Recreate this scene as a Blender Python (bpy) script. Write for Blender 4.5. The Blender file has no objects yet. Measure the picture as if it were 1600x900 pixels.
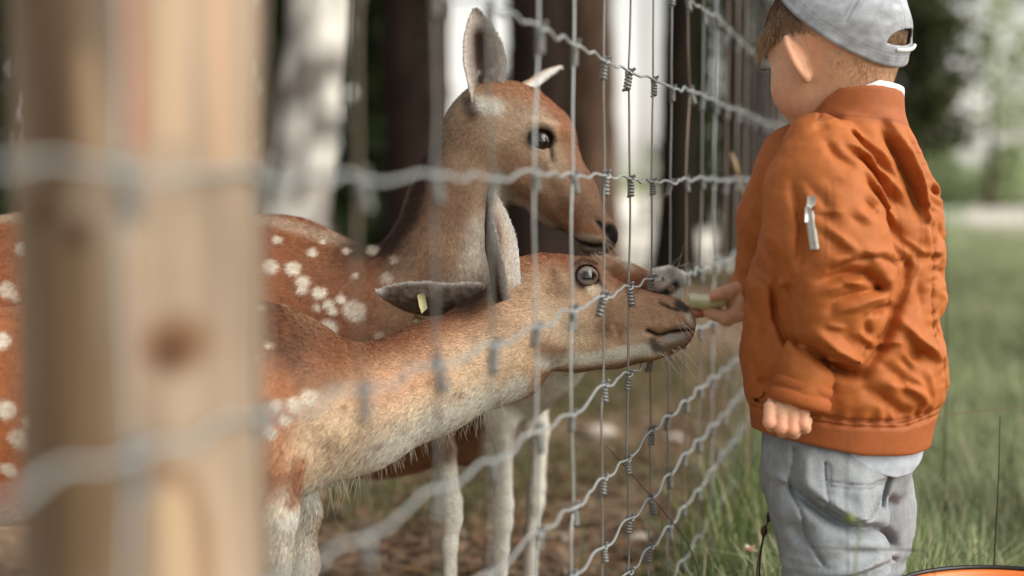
import bpy, math, random
import numpy as np
from mathutils import Vector, Matrix

random.seed(7)
RNG = np.random.default_rng(11)
SC = bpy.context.scene
COL = SC.collection

# ------------------------------------------------------------------ camera
W, H, FPX = 1600.0, 900.0, 1600.0 * 50.0 / 36.0
CAMZ = 0.72
TH = math.atan(162.0 / FPX)          # the lens looks slightly down
CT, ST = math.cos(TH), math.sin(TH)
cam_d = bpy.data.cameras.new('camera')
cam = bpy.data.objects.new('camera', cam_d)
COL.objects.link(cam)
cam.location = (0, 0, CAMZ)
cam.rotation_euler = (math.pi / 2 - TH, 0, 0)
cam_d.lens = 50
cam_d.sensor_width = 36
cam_d.clip_start = 0.05
cam_d.clip_end = 2000
cam_d.dof.use_dof = True
cam_d.dof.focus_distance = 1.86
cam_d.dof.aperture_fstop = 1.7
SC.camera = cam

# ------------------------------------------------------------------ sky, sun, exposure
SUN_DIR = Vector((0.84, -0.40, 0.62)).normalized()      # towards the light
wd = bpy.data.worlds.new('World')
SC.world = wd
wd.use_nodes = True
nt = wd.node_tree
nt.nodes.clear()
n_out = nt.nodes.new('ShaderNodeOutputWorld')
n_bg = nt.nodes.new('ShaderNodeBackground')
n_sky = nt.nodes.new('ShaderNodeTexSky')
n_sky.sky_type = 'NISHITA'
n_sky.sun_disc = False
n_sky.sun_elevation = math.asin(SUN_DIR.z)
n_sky.sun_rotation = math.atan2(SUN_DIR.x, SUN_DIR.y)
n_sky.altitude = 0
n_sky.air_density = 2.2
n_sky.dust_density = 1.0
n_sky.ozone_density = 1.0
n_hs = nt.nodes.new('ShaderNodeHueSaturation')           # thin cloud takes the blue out of the sky
n_hs.inputs['Saturation'].default_value = 0.18
n_bg.inputs['Strength'].default_value = 0.108
nt.links.new(n_sky.outputs[0], n_hs.inputs['Color'])
nt.links.new(n_hs.outputs[0], n_bg.inputs['Color'])
nt.links.new(n_bg.outputs[0], n_out.inputs['Surface'])
sun_d = bpy.data.lights.new('sun', 'SUN')
sun = bpy.data.objects.new('sun', sun_d)
COL.objects.link(sun)
sun_d.energy = 2.1
sun_d.angle = math.radians(62)
sun_d.color = (1.0, 0.93, 0.83)
sun.rotation_euler = SUN_DIR.to_track_quat('Z', 'Y').to_euler()
sun.location = (6, -4, 9)
SC.view_settings.view_transform = 'Standard'
SC.view_settings.look = 'None'
SC.view_settings.exposure = 0.78
SC.view_settings.gamma = 1.0
SC.render.engine = 'CYCLES'
SC.cycles.use_denoising = True
SC.cycles.max_bounces = 6
SC.cycles.diffuse_bounces = 3
SC.cycles.transparent_max_bounces = 8

# ------------------------------------------------------------------ helpers
def P(px, py, d):
    """photo pixel at camera depth d (metres) -> world point"""
    x = (px - 800.0) / FPX * d
    u = (450.0 - py) / FPX * d
    return np.array([x, d * CT + u * ST, CAMZ - d * ST + u * CT])

def UV(p, d0):
    """side-on drawing coordinates of world points, at the fixed scale of depth d0"""
    x = p[..., 0]; z = p[..., 2] - CAMZ; y = p[..., 1]
    up = z * CT + y * ST
    return 800.0 + FPX * x / d0, 450.0 - FPX * up / d0

def lin(r, g=None, b=None):
    if g is None:
        r, g, b = r
    c = np.array([r, g, b], float) / 255.0
    return np.where(c <= 0.04045, c / 12.92, ((c + 0.055) / 1.055) ** 2.4)

def tag(o, label=None, cat=None, group=None, kind=None):
    if label: o['label'] = label
    if cat: o['category'] = cat
    if group: o['group'] = group
    if kind: o['kind'] = kind
    return o

def empty(name, loc, label, cat, group=None):
    o = bpy.data.objects.new(name, None)
    COL.objects.link(o)
    o.location = Vector([float(v) for v in loc])
    o.empty_display_size = 0.1
    return tag(o, label, cat, group)

def link(name, me, parent=None, mat=None, kind=None):
    o = bpy.data.objects.new(name, me)
    COL.objects.link(o)
    if mat is not None and len(me.materials) == 0:
        me.materials.append(mat)
    if parent is not None:
        o.parent = parent
        o.matrix_parent_inverse = Matrix.Translation(-parent.location)
    if kind: o['kind'] = kind
    return o

def mesh_np(name, V, Fq=None, Ft=None, smooth=True, col=None, normals=None):
    """numpy verts + quads and/or tris -> mesh (with an optional point colour 'Col')"""
    V = np.ascontiguousarray(V, np.float32)
    me = bpy.data.meshes.new(name)
    fs = []
    tot = []
    if Fq is not None and len(Fq): fs.append(np.asarray(Fq, np.int32).ravel()); tot.append(np.full(len(Fq), 4, np.int32))
    if Ft is not None and len(Ft): fs.append(np.asarray(Ft, np.int32).ravel()); tot.append(np.full(len(Ft), 3, np.int32))
    li = np.concatenate(fs); lt = np.concatenate(tot)
    me.vertices.add(len(V)); me.vertices.foreach_set('co', V.ravel())
    me.loops.add(len(li)); me.loops.foreach_set('vertex_index', li)
    me.polygons.add(len(lt))
    ls = np.zeros(len(lt), np.int32); ls[1:] = np.cumsum(lt)[:-1]
    me.polygons.foreach_set('loop_start', ls)
    me.polygons.foreach_set('loop_total', lt)
    if smooth: me.polygons.foreach_set('use_smooth', np.ones(len(lt), bool))
    me.update(calc_edges=True)
    if col is not None:
        a = me.attributes.new('Col', 'FLOAT_COLOR', 'POINT')
        c4 = np.ones((len(V), 4), np.float32); c4[:, :3] = col
        a.data.foreach_set('color', c4.ravel())
    if normals is not None:
        me.normals_split_custom_set_from_vertices(np.asarray(normals, np.float32))
    return me

class MB:
    """collects boxes, tubes and grids into one mesh"""
    def __init__(s): s.V = []; s.Q = []; s.T = []; s.C = []; s.n = 0
    def add(s, V, Q=None, T=None, c=None):
        V = np.asarray(V, float)
        if Q is not None and len(Q): s.Q.append(np.asarray(Q, int) + s.n)
        if T is not None and len(T): s.T.append(np.asarray(T, int) + s.n)
        s.V.append(V); s.n += len(V)
        s.C.append(np.tile(np.asarray(c if c is not None else (0.5, 0.5, 0.5), float), (len(V), 1)) if c is None or np.ndim(c) == 1 else np.asarray(c, float))
        return s
    def tube(s, pts, r, n=6, c=None, cap=True):
        V, Q, T = tube_np(pts, r, n, cap)
        return s.add(V, Q, T, c)
    def mesh(s, name, smooth=True):
        return mesh_np(name, np.concatenate(s.V), np.concatenate(s.Q) if s.Q else None, np.concatenate(s.T) if s.T else None, smooth, np.concatenate(s.C))
    def build(s, name, mat, parent=None, smooth=True, kind=None):
        return link(name, s.mesh(name, smooth), parent, mat, kind)

def frames(pts):
    pts = np.asarray(pts, float)
    t = np.gradient(pts, axis=0)
    t /= np.linalg.norm(t, axis=1)[:, None] + 1e-12
    ref = np.array([0.0, 0, 1]) if abs(t[0][2]) < 0.9 else np.array([1.0, 0, 0])
    n = np.cross(t[0], ref); n /= np.linalg.norm(n)
    Ns = [n]
    for i in range(1, len(pts)):
        n = Ns[-1] - t[i] * np.dot(Ns[-1], t[i])
        n /= np.linalg.norm(n) + 1e-12
        Ns.append(n)
    Ns = np.array(Ns)
    return t, Ns, np.cross(t, Ns)

def tube_np(pts, r, n=6, cap=True):
    pts = np.asarray(pts, float); m = len(pts)
    r = np.broadcast_to(np.asarray(r, float), (m,))
    t, N, B = frames(pts)
    a = np.arange(n) * 2 * math.pi / n
    V = pts[:, None] + r[:, None, None] * (np.cos(a)[None, :, None] * N[:, None] + np.sin(a)[None, :, None] * B[:, None])
    V = V.reshape(-1, 3)
    i = np.arange(m - 1)[:, None] * n; j = np.arange(n)[None]; j2 = (j + 1) % n
    Q = np.stack([i + j, i + j2, i + n + j2, i + n + j], -1).reshape(-1, 4)
    T = np.zeros((0, 3), int)
    if cap:
        k = len(V)
        V = np.concatenate([V, pts[:1], pts[-1:]])
        jj = np.arange(n)
        T = np.concatenate([np.stack([np.full(n, k), (jj + 1) % n, jj], -1), np.stack([np.full(n, k + 1), (m - 1) * n + jj, (m - 1) * n + (jj + 1) % n], -1)])
    return V, Q, T

# ---- value noise for geometry and colour -------------------------------
_NG = RNG.random((32, 32, 32)).astype(np.float32)
def vnoise(p, s=1.0):
    q = np.asarray(p, np.float32) * s
    i = np.floor(q).astype(int); f = q - i; f = f * f * (3 - 2 * f)
    def g(a, b, c): return _NG[(i[..., 0] + a) % 32, (i[..., 1] + b) % 32, (i[..., 2] + c) % 32]
    fx, fy, fz = f[..., 0], f[..., 1], f[..., 2]
    x00 = g(0, 0, 0) * (1 - fx) + g(1, 0, 0) * fx; x10 = g(0, 1, 0) * (1 - fx) + g(1, 1, 0) * fx
    x01 = g(0, 0, 1) * (1 - fx) + g(1, 0, 1) * fx; x11 = g(0, 1, 1) * (1 - fx) + g(1, 1, 1) * fx
    return (x00 * (1 - fy) + x10 * fy) * (1 - fz) + (x01 * (1 - fy) + x11 * fy) * fz
def fbm(p, s, o=3):
    r = 0; a = 0.5; t = 0
    for k in range(o):
        r = r + a * vnoise(np.asarray(p) + 7.3 * k, s); t += a; a *= 0.5; s *= 2.03
    return r / t

# ---- distances ----------------------------------------------------------
def seg2(U, V, pts):
    """distance of 2-D points to a polyline, and the position along it 0..1"""
    best = np.full(U.shape, 1e9, np.float32); tt = np.zeros(U.shape, np.float32)
    n = len(pts) - 1
    if n == 0:
        return np.hypot(U - pts[0][0], V - pts[0][1]), tt
    for i in range(n):
        ax, ay = pts[i]; bx, by = pts[i + 1]
        dx, dy = bx - ax, by - ay
        h = np.clip(((U - ax) * dx + (V - ay) * dy) / (dx * dx + dy * dy + 1e-9), 0, 1)
        d = np.hypot(U - ax - h * dx, V - ay - h * dy)
        m = d < best
        best = np.where(m, d, best); tt = np.where(m, (i + h) / n, tt)
    return best, tt

def smin(a, b, k):
    if k <= 0: return np.minimum(a, b)
    h = np.maximum(k - np.abs(a - b), 0) / k
    return np.minimum(a, b) - h * h * k * 0.25
def smax(a, b, k): return -smin(-a, -b, k)

def cone(p, a, b, ra, rb, ky=1.0):
    s = np.array([1, 1 / ky, 1], np.float32)
    pa = (p - a.astype(np.float32)) * s; ba = ((b - a) * s).astype(np.float32)
    h = np.clip((pa @ ba) / (ba @ ba + 1e-12), 0, 1)
    q = pa - h[..., None] * ba
    return np.sqrt(np.einsum('...i,...i->...', q, q)) - (ra + (rb - ra) * h)

def ellip(p, c, r, R=None):
    q = p - np.asarray(c, np.float32)
    if R is not None: q = q @ np.asarray(R, np.float32)
    r = np.asarray(r, np.float32)
    k0 = np.linalg.norm(q / r, axis=-1); k1 = np.linalg.norm(q / (r * r), axis=-1)
    return k0 * (k0 - 1.0) / (k1 + 1e-9)

# ---- implicit surface -> mesh (surface nets, evaluated only near the surface)
def sdf_mesh(f, lo, hi, h, margin=1.6, B=8):
    lo = np.asarray(lo, float); hi = np.asarray(hi, float)
    nb = np.maximum(np.ceil((hi - lo) / (h * B)).astype(int), 1)
    c = [lo[a] + (np.arange(nb[a]) + 0.5) * B * h - 0.5 * h for a in range(3)]
    G = np.stack(np.meshgrid(*c, indexing='ij'), -1).astype(np.float32)
    fc = f(G.reshape(-1, 3)).reshape(nb).astype(np.float32)
    keep = np.argwhere(np.abs(fc) < B * h * 0.87 * margin)
    F = np.repeat(np.repeat(np.repeat(fc, B, 0), B, 1), B, 2)
    o = np.stack(np.meshgrid(*[np.arange(B)] * 3, indexing='ij'), -1).reshape(-1, 3)
    for s in range(0, len(keep), 1500):
        kb = keep[s:s + 1500]
        idx = kb[:, None, :] * B + o[None]
        pts = (lo + idx * h).astype(np.float32)
        v = f(pts.reshape(-1, 3)).reshape(idx.shape[:2])
        F[idx[..., 0], idx[..., 1], idx[..., 2]] = v
    return nets(F, lo, h)

def nets(F, lo, h):
    S = F < 0
    S[0] = S[-1] = False; S[:, 0] = S[:, -1] = False; S[:, :, 0] = S[:, :, -1] = False
    F = np.where(S, np.minimum(F, -1e-7), np.maximum(F, 1e-7))
    cnt = np.zeros(tuple(n - 1 for n in S.shape), np.int8)
    sl = (slice(None, -1), slice(1, None))
    for a in (0, 1):
        for b in (0, 1):
            for c in (0, 1):
                cnt += S[sl[a], sl[b], sl[c]]
    idx = np.argwhere((cnt > 0) & (cnt < 8))
    vid = np.full(cnt.shape, -1, np.int32); vid[idx[:, 0], idx[:, 1], idx[:, 2]] = np.arange(len(idx))
    cv = {(a, b, c): F[idx[:, 0] + a, idx[:, 1] + b, idx[:, 2] + c] for a in (0, 1) for b in (0, 1) for c in (0, 1)}
    acc = np.zeros((len(idx), 3)); n = np.zeros(len(idx))
    for ax in range(3):
        for u in (0, 1):
            for w in (0, 1):
                k0 = [0, 0, 0]; o2 = [a for a in range(3) if a != ax]
                k0[o2[0]] = u; k0[o2[1]] = w
                k1 = list(k0); k1[ax] = 1
                f0 = cv[tuple(k0)]; f1 = cv[tuple(k1)]
                m = (f0 < 0) != (f1 < 0)
                t = np.where(m, f0 / (f0 - f1 + 1e-20), 0)
                q = np.zeros((len(idx), 3)); q[:, o2[0]] = u; q[:, o2[1]] = w; q[:, ax] = t
                acc += q * m[:, None]; n += m
    V = lo + (idx + acc / n[:, None]) * h
    quads = []
    for ax in range(3):
        o2 = [(ax + 1) % 3, (ax + 2) % 3]
        A = [slice(1, -1)] * 3; Bs = [slice(1, -1)] * 3
        A[ax] = slice(None, -1); Bs[ax] = slice(1, None)
        sa = S[tuple(A)]; sb = S[tuple(Bs)]
        e = np.argwhere(sa != sb)
        if not len(e): continue
        flip = sa[e[:, 0], e[:, 1], e[:, 2]]
        e = e.copy(); e[:, o2[0]] += 1; e[:, o2[1]] += 1
        def cell(du, dw):
            q = e.copy(); q[:, o2[0]] += du; q[:, o2[1]] += dw
            return vid[q[:, 0], q[:, 1], q[:, 2]]
        q = np.stack([cell(-1, -1), cell(0, -1), cell(0, 0), cell(-1, 0)], -1)
        q[~flip] = q[~flip][:, ::-1]
        quads.append(q)
    Q = np.concatenate(quads)
    Q = Q[(Q >= 0).all(1)]
    return V, Q

def normals_np(V, Q):
    n = np.zeros_like(V)
    a, b, c, d = (V[Q[:, k]] for k in range(4))
    fn = np.cross(c - a, d - b)
    for k in range(4): np.add.at(n, Q[:, k], fn)
    return n / (np.linalg.norm(n, axis=1)[:, None] + 1e-12)

def smooth_verts(V, Q, it=2, lam=0.5):
    for _ in range(it):
        acc = np.zeros_like(V); cnt = np.zeros(len(V))
        for k in range(4):
            np.add.at(acc, Q[:, k], V[Q[:, (k + 1) % 4]] + V[Q[:, (k + 3) % 4]])
            np.add.at(cnt, Q[:, k], 2)
        V = V + lam * (acc / np.maximum(cnt, 1)[:, None] - V)
    return V

# ---- painting a coat with soft strokes in side-on drawing coordinates ---
def paint(C, U, V, strokes, mask=None):
    for st in strokes:
        pts, r, colr = st[0], st[1], lin(st[2])
        soft = st[3] if len(st) > 3 else 0.5
        a = st[4] if len(st) > 4 else 1.0
        d, t = seg2(U, V, pts)
        rr = r if np.isscalar(r) else r[0] + (r[1] - r[0]) * t
        w = np.clip((rr * (1 + soft) - d) / (2 * soft * rr + 1e-6), 0, 1)
        w = w * w * (3 - 2 * w) * a
        if mask is not None: w = w * mask
        C = C * (1 - w[:, None]) + colr * w[:, None]
    return C

def idw(U, V, ctrl, k):
    """inverse-distance blend of control rows (px, py, values...)"""
    ctrl = np.asarray(ctrl, float)
    num = np.zeros((len(U), k)); den = np.zeros(len(U))
    for r in ctrl:
        w = 1.0 / ((U - r[0]) ** 2 + (V - r[1]) ** 2 + 400.0) ** 1.5
        num += w[:, None] * r[2:2 + k]; den += w
    return num / den[:, None]

def fur(name, parent, mat, V, Q, N, C, D, L, Wt, n, width=0.00055, lift=0.35, seed=1, jitter=0.25, bright=0.22):
    """short hairs rooted on a mesh: bent tapered blades shaded with the skin's own normal"""
    rg = np.random.default_rng(seed)
    T = np.concatenate([Q[:, [0, 1, 2]], Q[:, [0, 2, 3]]])
    a, b, c = V[T[:, 0]], V[T[:, 1]], V[T[:, 2]]
    ar = np.linalg.norm(np.cross(b - a, c - a), axis=1) * Wt[T].mean(1)
    cdf = np.cumsum(ar); cdf /= cdf[-1]
    f = np.searchsorted(cdf, rg.random(n)); f = np.minimum(f, len(T) - 1)
    r1 = np.sqrt(rg.random(n)); r2 = rg.random(n)
    w = np.stack([1 - r1, r1 * (1 - r2), r1 * r2], -1)
    t3 = T[f]
    mix = lambda X: np.einsum('nk,nk...->n...', w, X[t3])
    p, nn, cc, dd, ll = mix(V), mix(N), mix(C), mix(D), mix(L)
    nn /= np.linalg.norm(nn, axis=1)[:, None] + 1e-9
    dd = dd + rg.normal(0, jitter, (n, 3)) * (np.linalg.norm(dd, axis=1)[:, None] + 1e-6)
    t = dd - nn * np.einsum('ni,ni->n', dd, nn)[:, None]
    t /= np.linalg.norm(t, axis=1)[:, None] + 1e-9
    s = np.cross(nn, t)
    tw = rg.normal(0, 0.6, n)[:, None]
    s = s * np.cos(tw) + nn * np.sin(tw) * 0.7
    ll = ll * rg.uniform(0.6, 1.3, n)
    lf = lift * rg.uniform(0.4, 1.7, n)
    L1 = ll[:, None]; lf = lf[:, None]
    wd_ = (width * rg.uniform(0.7, 1.3, n))[:, None]
    r0 = p - nn * 0.0008
    m0 = p + L1 * 0.5 * (t * np.cos(lf) + nn * np.sin(lf))
    e0 = p + L1 * (t * np.cos(lf * 0.7) + nn * np.sin(lf * 0.7) * 0.8)
    VV = np.stack([r0 - s * wd_, r0 + s * wd_, m0 + s * wd_ * 0.8, m0 - s * wd_ * 0.8, e0], 1)
    k = np.arange(n)[:, None] * 5
    Qh = k + np.array([[3, 2, 1, 0]]); Th = k + np.array([[4, 2, 3]])
    cc = cc * (1 + rg.normal(0, bright, n))[:, None]
    cc = np.clip(cc, 0.004, 0.9)
    root = cc * 0.8; tip = np.clip(cc * 1.12, 0, 0.95)
    CC = np.stack([root, root, cc, cc, tip], 1)
    NN = np.repeat(nn[:, None], 5, 1)
    me = mesh_np(name, VV.reshape(-1, 3), Qh, Th, True, CC.reshape(-1, 3), NN.reshape(-1, 3))
    return link(name, me, parent, mat, 'stuff')

# ------------------------------------------------------------------ materials
def new_mat(name):
    m = bpy.data.materials.new(name); m.use_nodes = True
    nt = m.node_tree; b = nt.nodes['Principled BSDF']
    return m, nt, b

def mat_attr(name, rough=0.7, spec=0.3, noise=0.0, nscale=200, bump=0.0, bscale=300, bdist=0.001, sheen=0.0, sss=0.0, trans=0.0, metallic=0.0, stretch=None):
    """base colour from the mesh's own 'Col', with fine procedural mottling and relief"""
    m, nt, b = new_mat(name)
    at = nt.nodes.new('ShaderNodeAttribute'); at.attribute_name = 'Col'
    tc = nt.nodes.new('ShaderNodeTexCoord')
    src = tc.outputs['Object']
    if stretch is not None:
        mp = nt.nodes.new('ShaderNodeMapping'); mp.inputs['Scale'].default_value = stretch
        nt.links.new(src, mp.inputs['Vector']); src = mp.outputs['Vector']
    colr = at.outputs['Color']
    if noise:
        no = nt.nodes.new('ShaderNodeTexNoise'); no.inputs['Scale'].default_value = nscale; no.inputs['Detail'].default_value = 5
        nt.links.new(src, no.inputs['Vector'])
        mr = nt.nodes.new('ShaderNodeMapRange')
        mr.inputs['From Min'].default_value = 0.25; mr.inputs['From Max'].default_value = 0.75
        mr.inputs['To Min'].default_value = 1 - noise; mr.inputs['To Max'].default_value = 1 + noise
        nt.links.new(no.outputs[0], mr.inputs['Value'])
        mx = nt.nodes.new('ShaderNodeVectorMath'); mx.operation = 'SCALE'
        nt.links.new(colr, mx.inputs[0]); nt.links.new(mr.outputs[0], mx.inputs['Scale'])
        colr = mx.outputs[0]
    nt.links.new(colr, b.inputs['Base Color'])
    b.inputs['Roughness'].default_value = rough
    b.inputs['Specular IOR Level'].default_value = spec
    b.inputs['Metallic'].default_value = metallic
    if sheen: b.inputs['Sheen Weight'].default_value = sheen
    if sss:
        b.inputs['Subsurface Weight'].default_value = sss
        b.inputs['Subsurface Radius'].default_value = (0.01, 0.004, 0.002)
        b.inputs['Subsurface Scale'].default_value = 0.6
    if bump:
        no = nt.nodes.new('ShaderNodeTexNoise'); no.inputs['Scale'].default_value = bscale; no.inputs['Detail'].default_value = 4
        nt.links.new(src, no.inputs['Vector'])
        bp = nt.nodes.new('ShaderNodeBump'); bp.inputs['Strength'].default_value = bump; bp.inputs['Distance'].default_value = bdist
        nt.links.new(no.outputs[0], bp.inputs['Height']); nt.links.new(bp.outputs[0], b.inputs['Normal'])
    if trans:
        tr = nt.nodes.new('ShaderNodeBsdfTranslucent'); nt.links.new(colr, tr.inputs['Color'])
        ms = nt.nodes.new('ShaderNodeMixShader'); ms.inputs[0].default_value = trans
        nt.links.new(b.outputs[0], ms.inputs[1]); nt.links.new(tr.outputs[0], ms.inputs[2])
        nt.links.new(ms.outputs[0], nt.nodes['Material Output'].inputs['Surface'])
    return m

M_FUR = mat_attr('deer_hair', 0.55, 0.25)
M_SKIN = mat_attr('deer_skin', 0.75, 0.15, noise=0.25, nscale=260, bump=0.4, bscale=500)
M_LEAF = mat_attr('leaf', 0.5, 0.35, trans=0.35)
M_BARK = mat_attr('bark', 0.9, 0.1, noise=0.45, nscale=14, bump=0.8, bscale=18, bdist=0.02, stretch=(1, 1, 0.3))
M_WIRE = mat_attr('galvanised_wire', 0.42, 0.5, noise=0.3, nscale=600, metallic=0.4, bump=0.2, bscale=900)
M_GRASS = mat_attr('grass_blade', 0.5, 0.3, trans=0.3)
M_CLOTH = mat_attr('jacket_cloth', 0.62, 0.25, noise=0.09, nscale=110, bump=0.12, bscale=1400, bdist=0.0004)
M_RIB = mat_attr('ribbed_knit', 0.8, 0.15, noise=0.12, nscale=500, bump=0.3, bscale=900, bdist=0.0006)
M_DENIM = mat_attr('soft_denim', 0.85, 0.15, noise=0.14, nscale=420, bump=0.25, bscale=1500, bdist=0.0004)
M_CAP = mat_attr('washed_cotton', 0.9, 0.1, noise=0.16, nscale=90, bump=0.2, bscale=1300, bdist=0.0004)
M_CHILD = mat_attr('child_skin', 0.55, 0.3, noise=0.10, nscale=130, bump=0.14, bscale=900, bdist=0.0003, sss=0.25)
M_HAIR = mat_attr('child_hair', 0.4, 0.4)
M_PLASTIC = mat_attr('plastic', 0.35, 0.5, noise=0.04, nscale=40)
M_PAINTED = mat_attr('plain_paint', 0.6, 0.3, noise=0.08, nscale=60)
# ------------------------------------------------------------------ wire fence and its post
FA = math.atan(655.0 / FPX * CT)
FU = np.array([math.sin(FA), math.cos(FA), 0.0])          # along the fence, into the distance
FN = np.array([-math.cos(FA), math.sin(FA), 0.0])         # towards the deer
F0 = P(985, 288, 1.83); F0 = np.array([F0[0], F0[1], 0.0])
SP = 0.15
LINE_H = [.72 - .66, .72 - .60, .72 - .515, .72 - .435, .72 - .35, .72 - .243, .72 - .138, .72 + .007, .72 + .147, .72 + .287, .72 + .43, .72 + .58]
K0, K1 = -9, 58
rg = np.random.default_rng(3)
NL = len(LINE_H)
jx = rg.normal(0, .0045, (K1 - K0 + 1, NL)); jz = rg.normal(0, .0025, (K1 - K0 + 1, NL))
# dents seen in the photograph: the stay right of the sharp ones kinks, lines sag here and there
jx[3 - K0, 8] += .022; jx[3 - K0, 9] -= .004; jx[3 - K0, 7] -= .012
jx[2 - K0, 8] += .006
def knot(k, j):
    sag = .004 * math.sin(k * .7 + j * 1.3)
    return F0 + FU * (SP * k + jx[k - K0, j]) + np.array([0, 0, LINE_H[j] + jz[k - K0, j] + sag])
fence = empty('wire_fence', F0, 'galvanised woven wire fence with wavy line wires and knotted upright stays', 'fence')
RS, RL = .0014, .0017
zinc = lin(176, 180, 180); zinc_d = lin(132, 132, 130)
# line wires: one crimp between every two stays
for j in range(NL):
    pts = []
    for k in range(K0, K1):
        a, b = knot(k, j), knot(k + 1, j)
        nseg = 12 if k < 14 else 7
        amp = rg.uniform(.0012, .0042); ph = rg.uniform(-.5, .5); am2 = rg.normal(0, .0016)
        for q in range(nseg):
            t = q / nseg
            e = math.sin(math.pi * t) ** .6
            dz = (-amp * math.sin(2 * math.pi * t + ph * e) + am2 * math.sin(4 * math.pi * t)) * (0.35 + .65 * e)
            pts.append(a + (b - a) * t + np.array([0, 0, dz]) - FN * (.0015 + .002 * math.sin(2 * math.pi * t)))
    pts.append(knot(K1, j) - FN * .0015)
    mb = MB(); mb.tube(pts, RL, 6, zinc)
    mb.build('line_wire', M_WIRE, fence)
# stays: tied at every line, bowed a little in between
for k in range(K0, K1 + 1):
    pts = []
    for j in range(NL - 1):
        a, b = knot(k, j), knot(k, j + 1)
        bow = rg.normal(0, .004); bow2 = rg.normal(0, .0015)
        if k == 3 and j in (7, 8): bow = -.006
        n = 8 if k < 20 else 4
        for q in range(n):
            t = q / n
            pts.append(a + (b - a) * t + FU * bow * math.sin(math.pi * t) + FU * bow2 * math.sin(2 * math.pi * t) + FN * .0012)
    top = knot(k, NL - 1); pts.append(top)
    tone = [zinc_d, zinc_d * .8, lin(128, 114, 100), zinc, zinc_d * .9 + .1 * lin(120, 90, 66)][int(rg.integers(0, 5))]
    mb = MB(); mb.tube(pts, RS * rg.uniform(.92, 1.12), 5, tone)
    mb.build('stay_wire', M_WIRE, fence)
# hinge knots: a wrap over the line wire and four turns round the stay
def knot_mesh(hi):
    mb = MB(); n = 7 if hi else 5
    turns = 4.2; m = int(turns * n * 1.3) + 1
    th = np.linspace(0, turns * 2 * math.pi, m)
    r = .0031
    c = np.stack([r * np.cos(th), r * np.sin(th), -.004 - .0170 * th / th[-1]], -1)
    lead = np.array([[-.002, -.0055, .0045], [.001, -.0052, .0048], [.0035, -.001, .001]])
    tail = c[-1] + np.array([[.003, .001, -.0006]])
    mb.tube(np.concatenate([lead, c, tail]), .0020, 5 if hi else 4, zinc_d * .92)
    a = np.linspace(0, 2 * math.pi, 10)
    loop = np.stack([.0015 + .0 * a, .0042 * np.cos(a), .0042 * np.sin(a)], -1)
    mb.tube(loop, .00145, 5 if hi else 4, zinc_d * .85, False)
    a = np.linspace(.6, 4.6, 8)
    mb.tube(np.stack([-.002 + .0045 * np.sin(a), .0045 * np.cos(a) * .9 - .001, .0035 * np.sin(a * 1.2) + .001], -1), .0013, 4, zinc)
    return mb.mesh('knot')
KM = [knot_mesh(True) for _ in range(1)]
ang = math.atan2(FU[1], FU[0])
cnt = 0
rest = []
for k in range(K0, K1 + 1):
    for j in range(NL):
        c = knot(k, j)
        d = c[1]
        px = 800 + FPX * c[0] / d; py = 288 - (c[2] - CAMZ) * FPX / d
        vis = -60 < px < 1250 and -40 < py < 940
        if vis and k < 22 and cnt < 240:
            o = bpy.data.objects.new('knot', KM[0]); COL.objects.link(o)
            if not KM[0].materials: KM[0].materials.append(M_WIRE)
            o.parent = fence; o.matrix_parent_inverse = Matrix.Translation(-fence.location)
            o.location = Vector(c); o.rotation_euler = (rg.normal(0, .12), rg.normal(0, .12), ang + rg.choice([0, math.pi]) * 0 + rg.normal(0, .3))
            s = rg.uniform(.9, 1.12); o.scale = (s, s, s * rg.uniform(.9, 1.15))
            cnt += 1
        else:
            rest.append(c)
mb = MB()
for c in rest:
    mb.tube(np.array([c + [0, 0, .004], c, c - [0, 0, .006], c - [0, 0, .02]]), [.003, .0045, .0042, .0035], 5, zinc_d * .85)
mb.build('small_knots', M_WIRE, fence, True, 'stuff')

# the round post the wire is stapled to
def fence_at(px):
    ks = np.linspace(-12, 4, 4000)
    q = F0[None] + FU[None] * (SP * ks)[:, None]
    u = 800 + FPX * q[:, 0] / (q[:, 1] * CT)
    return q[np.argmin(np.abs(u - px))]
PR = .0715
best = min((abs(800 + FPX * (c := fence_at(p) + FN * (PR + .003))[0] / c[1] - 221), p) for p in np.linspace(-200, 600, 400))
PC = fence_at(best[1]) + FN * (PR + .003)
na, nz = 96, 300
zz = np.linspace(-.05, 1.32, nz); aa = np.arange(na) * 2 * math.pi / na
A, Z = np.meshgrid(aa, zz, indexing='xy')
q3 = np.stack([np.cos(A) * PR, np.sin(A) * PR, Z], -1)
rad = PR * (1 + .015 * (fbm(np.stack([q3[..., 0], q3[..., 1], Z * .25], -1), 14) - .5)) + .0012 * (fbm(np.stack([q3[..., 0], q3[..., 1], Z * .06], -1), 120, 2) - .5)
g = fbm(np.stack([q3[..., 0], q3[..., 1], Z * .10], -1), 60, 4); g2 = fbm(np.stack([q3[..., 0] + 3, q3[..., 1], Z * .12], -1), 20, 3)
V = np.stack([PC[0] + rad * np.cos(A), PC[1] + rad * np.sin(A), Z], -1).reshape(-1, 3)
C = np.tile(lin(150, 131, 112), (len(V), 1))
C = C * (1 + 1.4 * (g.ravel() - .5) + .5 * (g2.ravel() - .5))[:, None]
pd = PC[1] - PR
pu, pv = UV(V, pd); front = (V[:, 1] < PC[1])
def pstroke(C, pts, r, colr, soft, a):
    d, t = seg2(pu, pv, pts)
    w = np.clip((r * (1 + soft) - d) / (2 * soft * r), 0, 1) * a * front
    return C * (1 - w[:, None]) + lin(colr) * w[:, None]
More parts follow.
